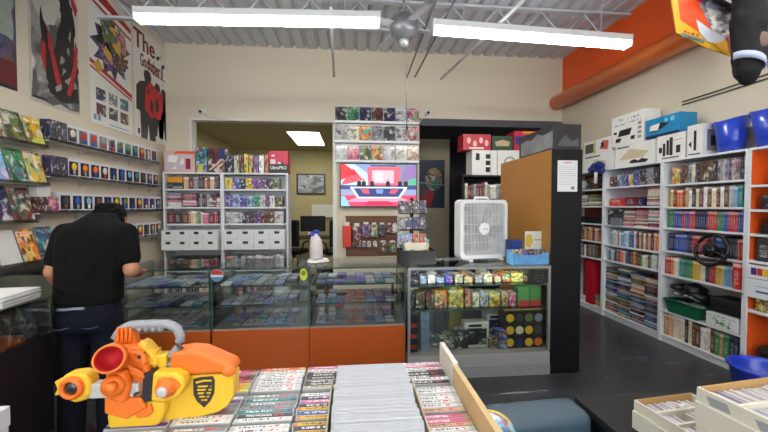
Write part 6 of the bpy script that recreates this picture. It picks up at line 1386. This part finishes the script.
tag(MB().cyl((0, 0, 0), (.035, .008, 0), .008, M('tube_white', 'e2e2e0', .5), 14).build('paper_roll', None, None, (cA[0]+.10, cA[1]+.16, zA+.098)), 'small white roll lying on the cards of the lower box', 'roll')
# armchair back, ball and crate
cp = PY(540, 415, 1.28); t = thing('armchair', 'blue-grey padded armchair seen over its rounded back', 'armchair', (cp.x-.0, 1.34, 0), R(3)); vm = M('vinyl_blue_grey', '3c4f5c', .5, var=.08)
def pad(name, x0, y0, z0, x1, y1, z1, r): o = MB().box(x0, y0, z0, x1, y1, z1, vm).build(name, None, t); b__ = o.modifiers.new('bevel', 'BEVEL'); b__.width = r; b__.segments = 6; [setattr(f, 'use_smooth', True) for f in o.data.polygons]; return o
pad('backrest', -.22, -.13, .27, .18, .02, .715, .04); pad('seat', -.2, .021, .28, .18, .42, .42, .05); pad('armrest', -.25, .03, .25, -.205, .42, .46, .02); pad('armrest', .185, .03, .25, .23, .42, .46, .02)
for sx in (-.18, .16):
    for sy in (-.08, .36): MB().cyl((sx, sy, 0), (sx, sy, .30), .018, blackm, 10).build('leg', None, t)
bc = PY(483, 442, 1.0); t = thing('storage_crate', 'dark crate between the trays and the armchair', 'crate', (.425, 1.07, 0))
MB().box(-.07, -.07, 0, .07, .07, .63, cbk, None, .006).build('crate_body', None, t); MB().box(-.075, -.075, .59, .075, .075, .632, M('crate_rim', '26272b', .5), None, .004).build('rim', None, t)
bp = PY(480, 438, .93); rB = .098
t = thing('beach_ball', 'pale blue and green patterned ball beside the tray end boards', 'ball', (.436, 1.07, .633+rB))
ballm = cover_mat('ball_print', title=False, scale=3, light=.52, rough=.3); o = MB().ball((0, 0, 0), rB, ballm, None, 32, 20).build('ball_shell', None, t); o.color = (.25, .55, .7, 1)
MB().tube([(rB*1.004*math.cos(a*PI/20), rB*.3, rB*.955*math.sin(a*PI/20)) for a in range(40)], .005, M('ball_seam', 'd9c25a', .4), 8, None, True).build('seam', None, t)
# ================================================================ overhead at the right: sign board, poster, hanging cloth
YO = 1.55
def O(px, py, y=YO): return PY(px, py, y)
c0 = O(735, 12); t = thing('overhead_board', 'black overhead board with a pale edge at the upper right', 'board', c0)
def Lo(px, py): v = O(px, py); return (v.x-c0.x, v.z-c0.z)
MB().prism([Lo(706, -12), Lo(800, -12), Lo(800, 34), Lo(768, 18)], .006, .04, M('board_black', '17181b', .5)).build('board', None, t)
MB().prism([Lo(705, -12), Lo(768, 18), Lo(800, 34), Lo(800, 37), Lo(767, 21), Lo(702, -12)], .0015, .0055, M('board_edge', '8f959c', .4)).build('edge_strip', None, t)
for px in (720, 760): q0 = O(px, -8); MB().cyl((q0.x-c0.x, .0, q0.z-c0.z), (q0.x-c0.x, .0, ZC-c0.z-.01), .006, steel, 6).build('hanger', None, t)
t = thing('hanging_poster', 'colourful orange and silver poster hanging from the overhead board', 'poster', O(700, 25, YO+.06)); c1 = O(700, 25, YO+.06)
def Lp(px, py): v = O(px, py, YO+.06); return (v.x-c1.x, v.z-c1.z)
o = MB().prism([Lp(669, -14), Lp(752, -14), Lp(752, 20), Lp(732, 57), Lp(704, 47), Lp(676, 33)], -.003, .003, M('hp_yellow', 'd9a02a', .35)).build('sheet', None, t)
def hp_(name, pts, m, l): mb = MB(); mb.prism([Lp(*p_) for p_ in pts], -.0042-.001*l, -.0032-.001*l, m); return mb.build(name, None, t)
hp_('art', [(676, -14), (700, -14), (714, 26), (700, 34), (680, 20)], M('hp_orange', 'd8481f', .35, var=.3, vscale=20), 0)
o = hp_('art', [(694, -14), (752, -14), (752, 10), (733, 44), (712, 32), (700, 8)], cover_mat('hp_art', title=False, scale=3.2, light=.56), 1); o.color = (.24, .28, .36, 1)
hp_('art', [(690, -14), (704, -14), (702, 4), (694, 0)], M('hp_magenta', 'a31c4a', .35), 2)
hp_('art', [(695, 20), (712, 32), (724, 38), (720, 46), (706, 42), (698, 32)], M('hp_silver', 'c4c9d2', .35), 2); hp_('art', [(712, 44), (724, 42), (728, 50), (722, 53)], M('hp_gold', 'e0a226', .35), 3); hp_('art', [(726, 34), (733, 44), (732, 57), (728, 52)], M('hp_pink', 'b8586e', .35), 3)
hp_('caption_band', [(680, 33.2), (703, 40.2), (703, 44), (680, 36.8)], M('hp_slate', '6d7c74', .35), 2)
mt = bpy.data.objects
d0, d1 = Vector((*Lp(681, 30.5),)), Vector((*Lp(700, 36.2),)); an = math.atan2((d1-d0).y, (d1-d0).x)
mid_ = (d0+d1)/2; scrawl(10, .085, .018, M('hp_red', 'a8324a', .4), t, (mid_.x, -.0075, mid_.y), (0, -an, 0), 7); d2 = Vector(Lp(691, 38.4)); scrawl(10, .085, .011, M('hp_ink', '3f4a48', .4), t, (d2.x, -.0078, d2.y), (0, -an, 0), 8)
t = thing('hanging_bag', 'black cloth windsock with a white band hanging from the overhead board', 'cloth bag', O(748, 40, YO-.08)); c2 = O(748, 40, YO-.08)
def Lh(px, py): v = O(px, py, YO-.08); return Vector((v.x-c2.x, 0, v.z-c2.z))
cloth = M('cloth_black', '101014', .9, bump=.2)
k_ = (YO-.08)/350
mb = MB()
for a, b_, r0, r1 in [((748, -4), (749, 26), 13, 15), ((742, 22), (743, 60), 9, 9.5), ((752, 26), (754, 58), 12, 11), ((744, 58), (748, 74), 11, 10), ((752, 58), (748, 78), 10, 8), ((738, 14), (739, 48), 4, 5.5), ((745, 20), (747, 70), 13, 12)]:
    q0, q1 = Lh(*a), Lh(*b_); mb.cap(q0, q1, r0*k_, r1*k_)
o = skinned('cloth', mb, cloth, t, .006, 3)
cb0 = Lh(746.5, 62); mb = MB(); vs = []; rb_ = 14.2*k_
for i in range(17):
    a_ = R(-95+190*i/16); xx = rb_*math.sin(a_)
    for dz in (-.016, .016):
        for dr in (0, .003): vs.append((cb0.x+xx+dr*math.sin(a_), -(rb_+dr)*math.cos(a_), cb0.z-.42*xx+dz))
fs = []
for i in range(16):
    for (p_, q_) in ((0, 1), (1, 3), (3, 2), (2, 0)): fs.append((4*i+p_, 4*i+q_, 4*i+4+q_, 4*i+4+p_))
mb.add(vs, fs, M('cloth_white2', 'aab4cc', .8), None, True); mb.build('white_band', None, t)
o = MB().ball(tuple(Lh(752, 44)+Vector((0, -.045, 0))), (.03, .012, .035), M('patch_tan', '6e5a50', .8)).build('patch', None, t); MB().box(-.012, -.046, .02, .012, -.040, .028, M('patch_red', 'a8263c', .6)).build('label', None, t)
t = thing('hanging_poster', 'purple and teal print hanging at the far right edge', 'poster', O(775, 48, YO+.3)); MB().box(-.045, -.003, -.12, .06, .003, .12, M('hp_purple', '5a5f9a', .4, var=.5, vscale=18)).build('sheet', None, t); MB().box(-.045, -.0042, -.12, .06, -.0032, -.06, M('hp_teal', '3f8f8c', .4)).build('art', None, t)

# ---------------------------------------------------------------- sub-parts: pieces that belong to a part
SUBS = {'toy_blaster': {'lamp_lens': 'lamp_ring', 'lamp_fin': 'lamp_shell', 'knob_tip': 'knob', 'side_plate': 'side_shell', 'emblem': 'drum_box', 'hood_end': 'drum_hood', 'finger_grips': 'carry_handle', 'sight_rib': 'sight_block', 'boss_cap': 'boss', 'lower_inset': 'lower_shell', 'bore': 'barrel'},
        'box_fan': {'badge': 'hub_cap', 'motor': 'housing'}, 'card_storage_box': {'label_window': 'carton', 'inner_flap': 'rear_panel'}, 'figure_box': {'figure': 'window', 'mouth_print': 'window'},
        'plastic_bin': {'cutout': 'tub'}, 'racing_wheel': {'button': 'hub'}, 'ceiling_fan': {'cup': 'motor'}, 'security_camera': {'lens': 'camera_body'}, 'spray_bottle': {'nozzle': 'spray_head', 'trigger': 'spray_head'},
        'gear_bag': {'label': 'bag_body'}, 'display_ledge': {'lip': 'ledge'}, 'wall_ledge': {'lip': 'ledge'}, 'glass_showcase': {'shelf_edge': 'shelf'}, 'person': {'waist_strip': 't_shirt', 'pocket_seam': 'jeans', 'watch_strap': 'body'}, 'game_console': {'button': 'shell', 'disc_slot': 'shell'}, 'framed_picture': {'print': 'frame'}}
stem = lambda n: n.split('.')[0]
for r in [o for o in C.objects if o.parent is None and stem(o.name) in SUBS]:
    mp_ = SUBS[stem(r.name)]; kids = list(r.children)
    for c in kids:
        if stem(c.name) in mp_:
            tgt = [k for k in kids if stem(k.name) == mp_[stem(c.name)]]
            if tgt: c.parent = tgt[min(len(tgt)-1, [k for k in kids if stem(k.name) == stem(c.name)].index(c))]
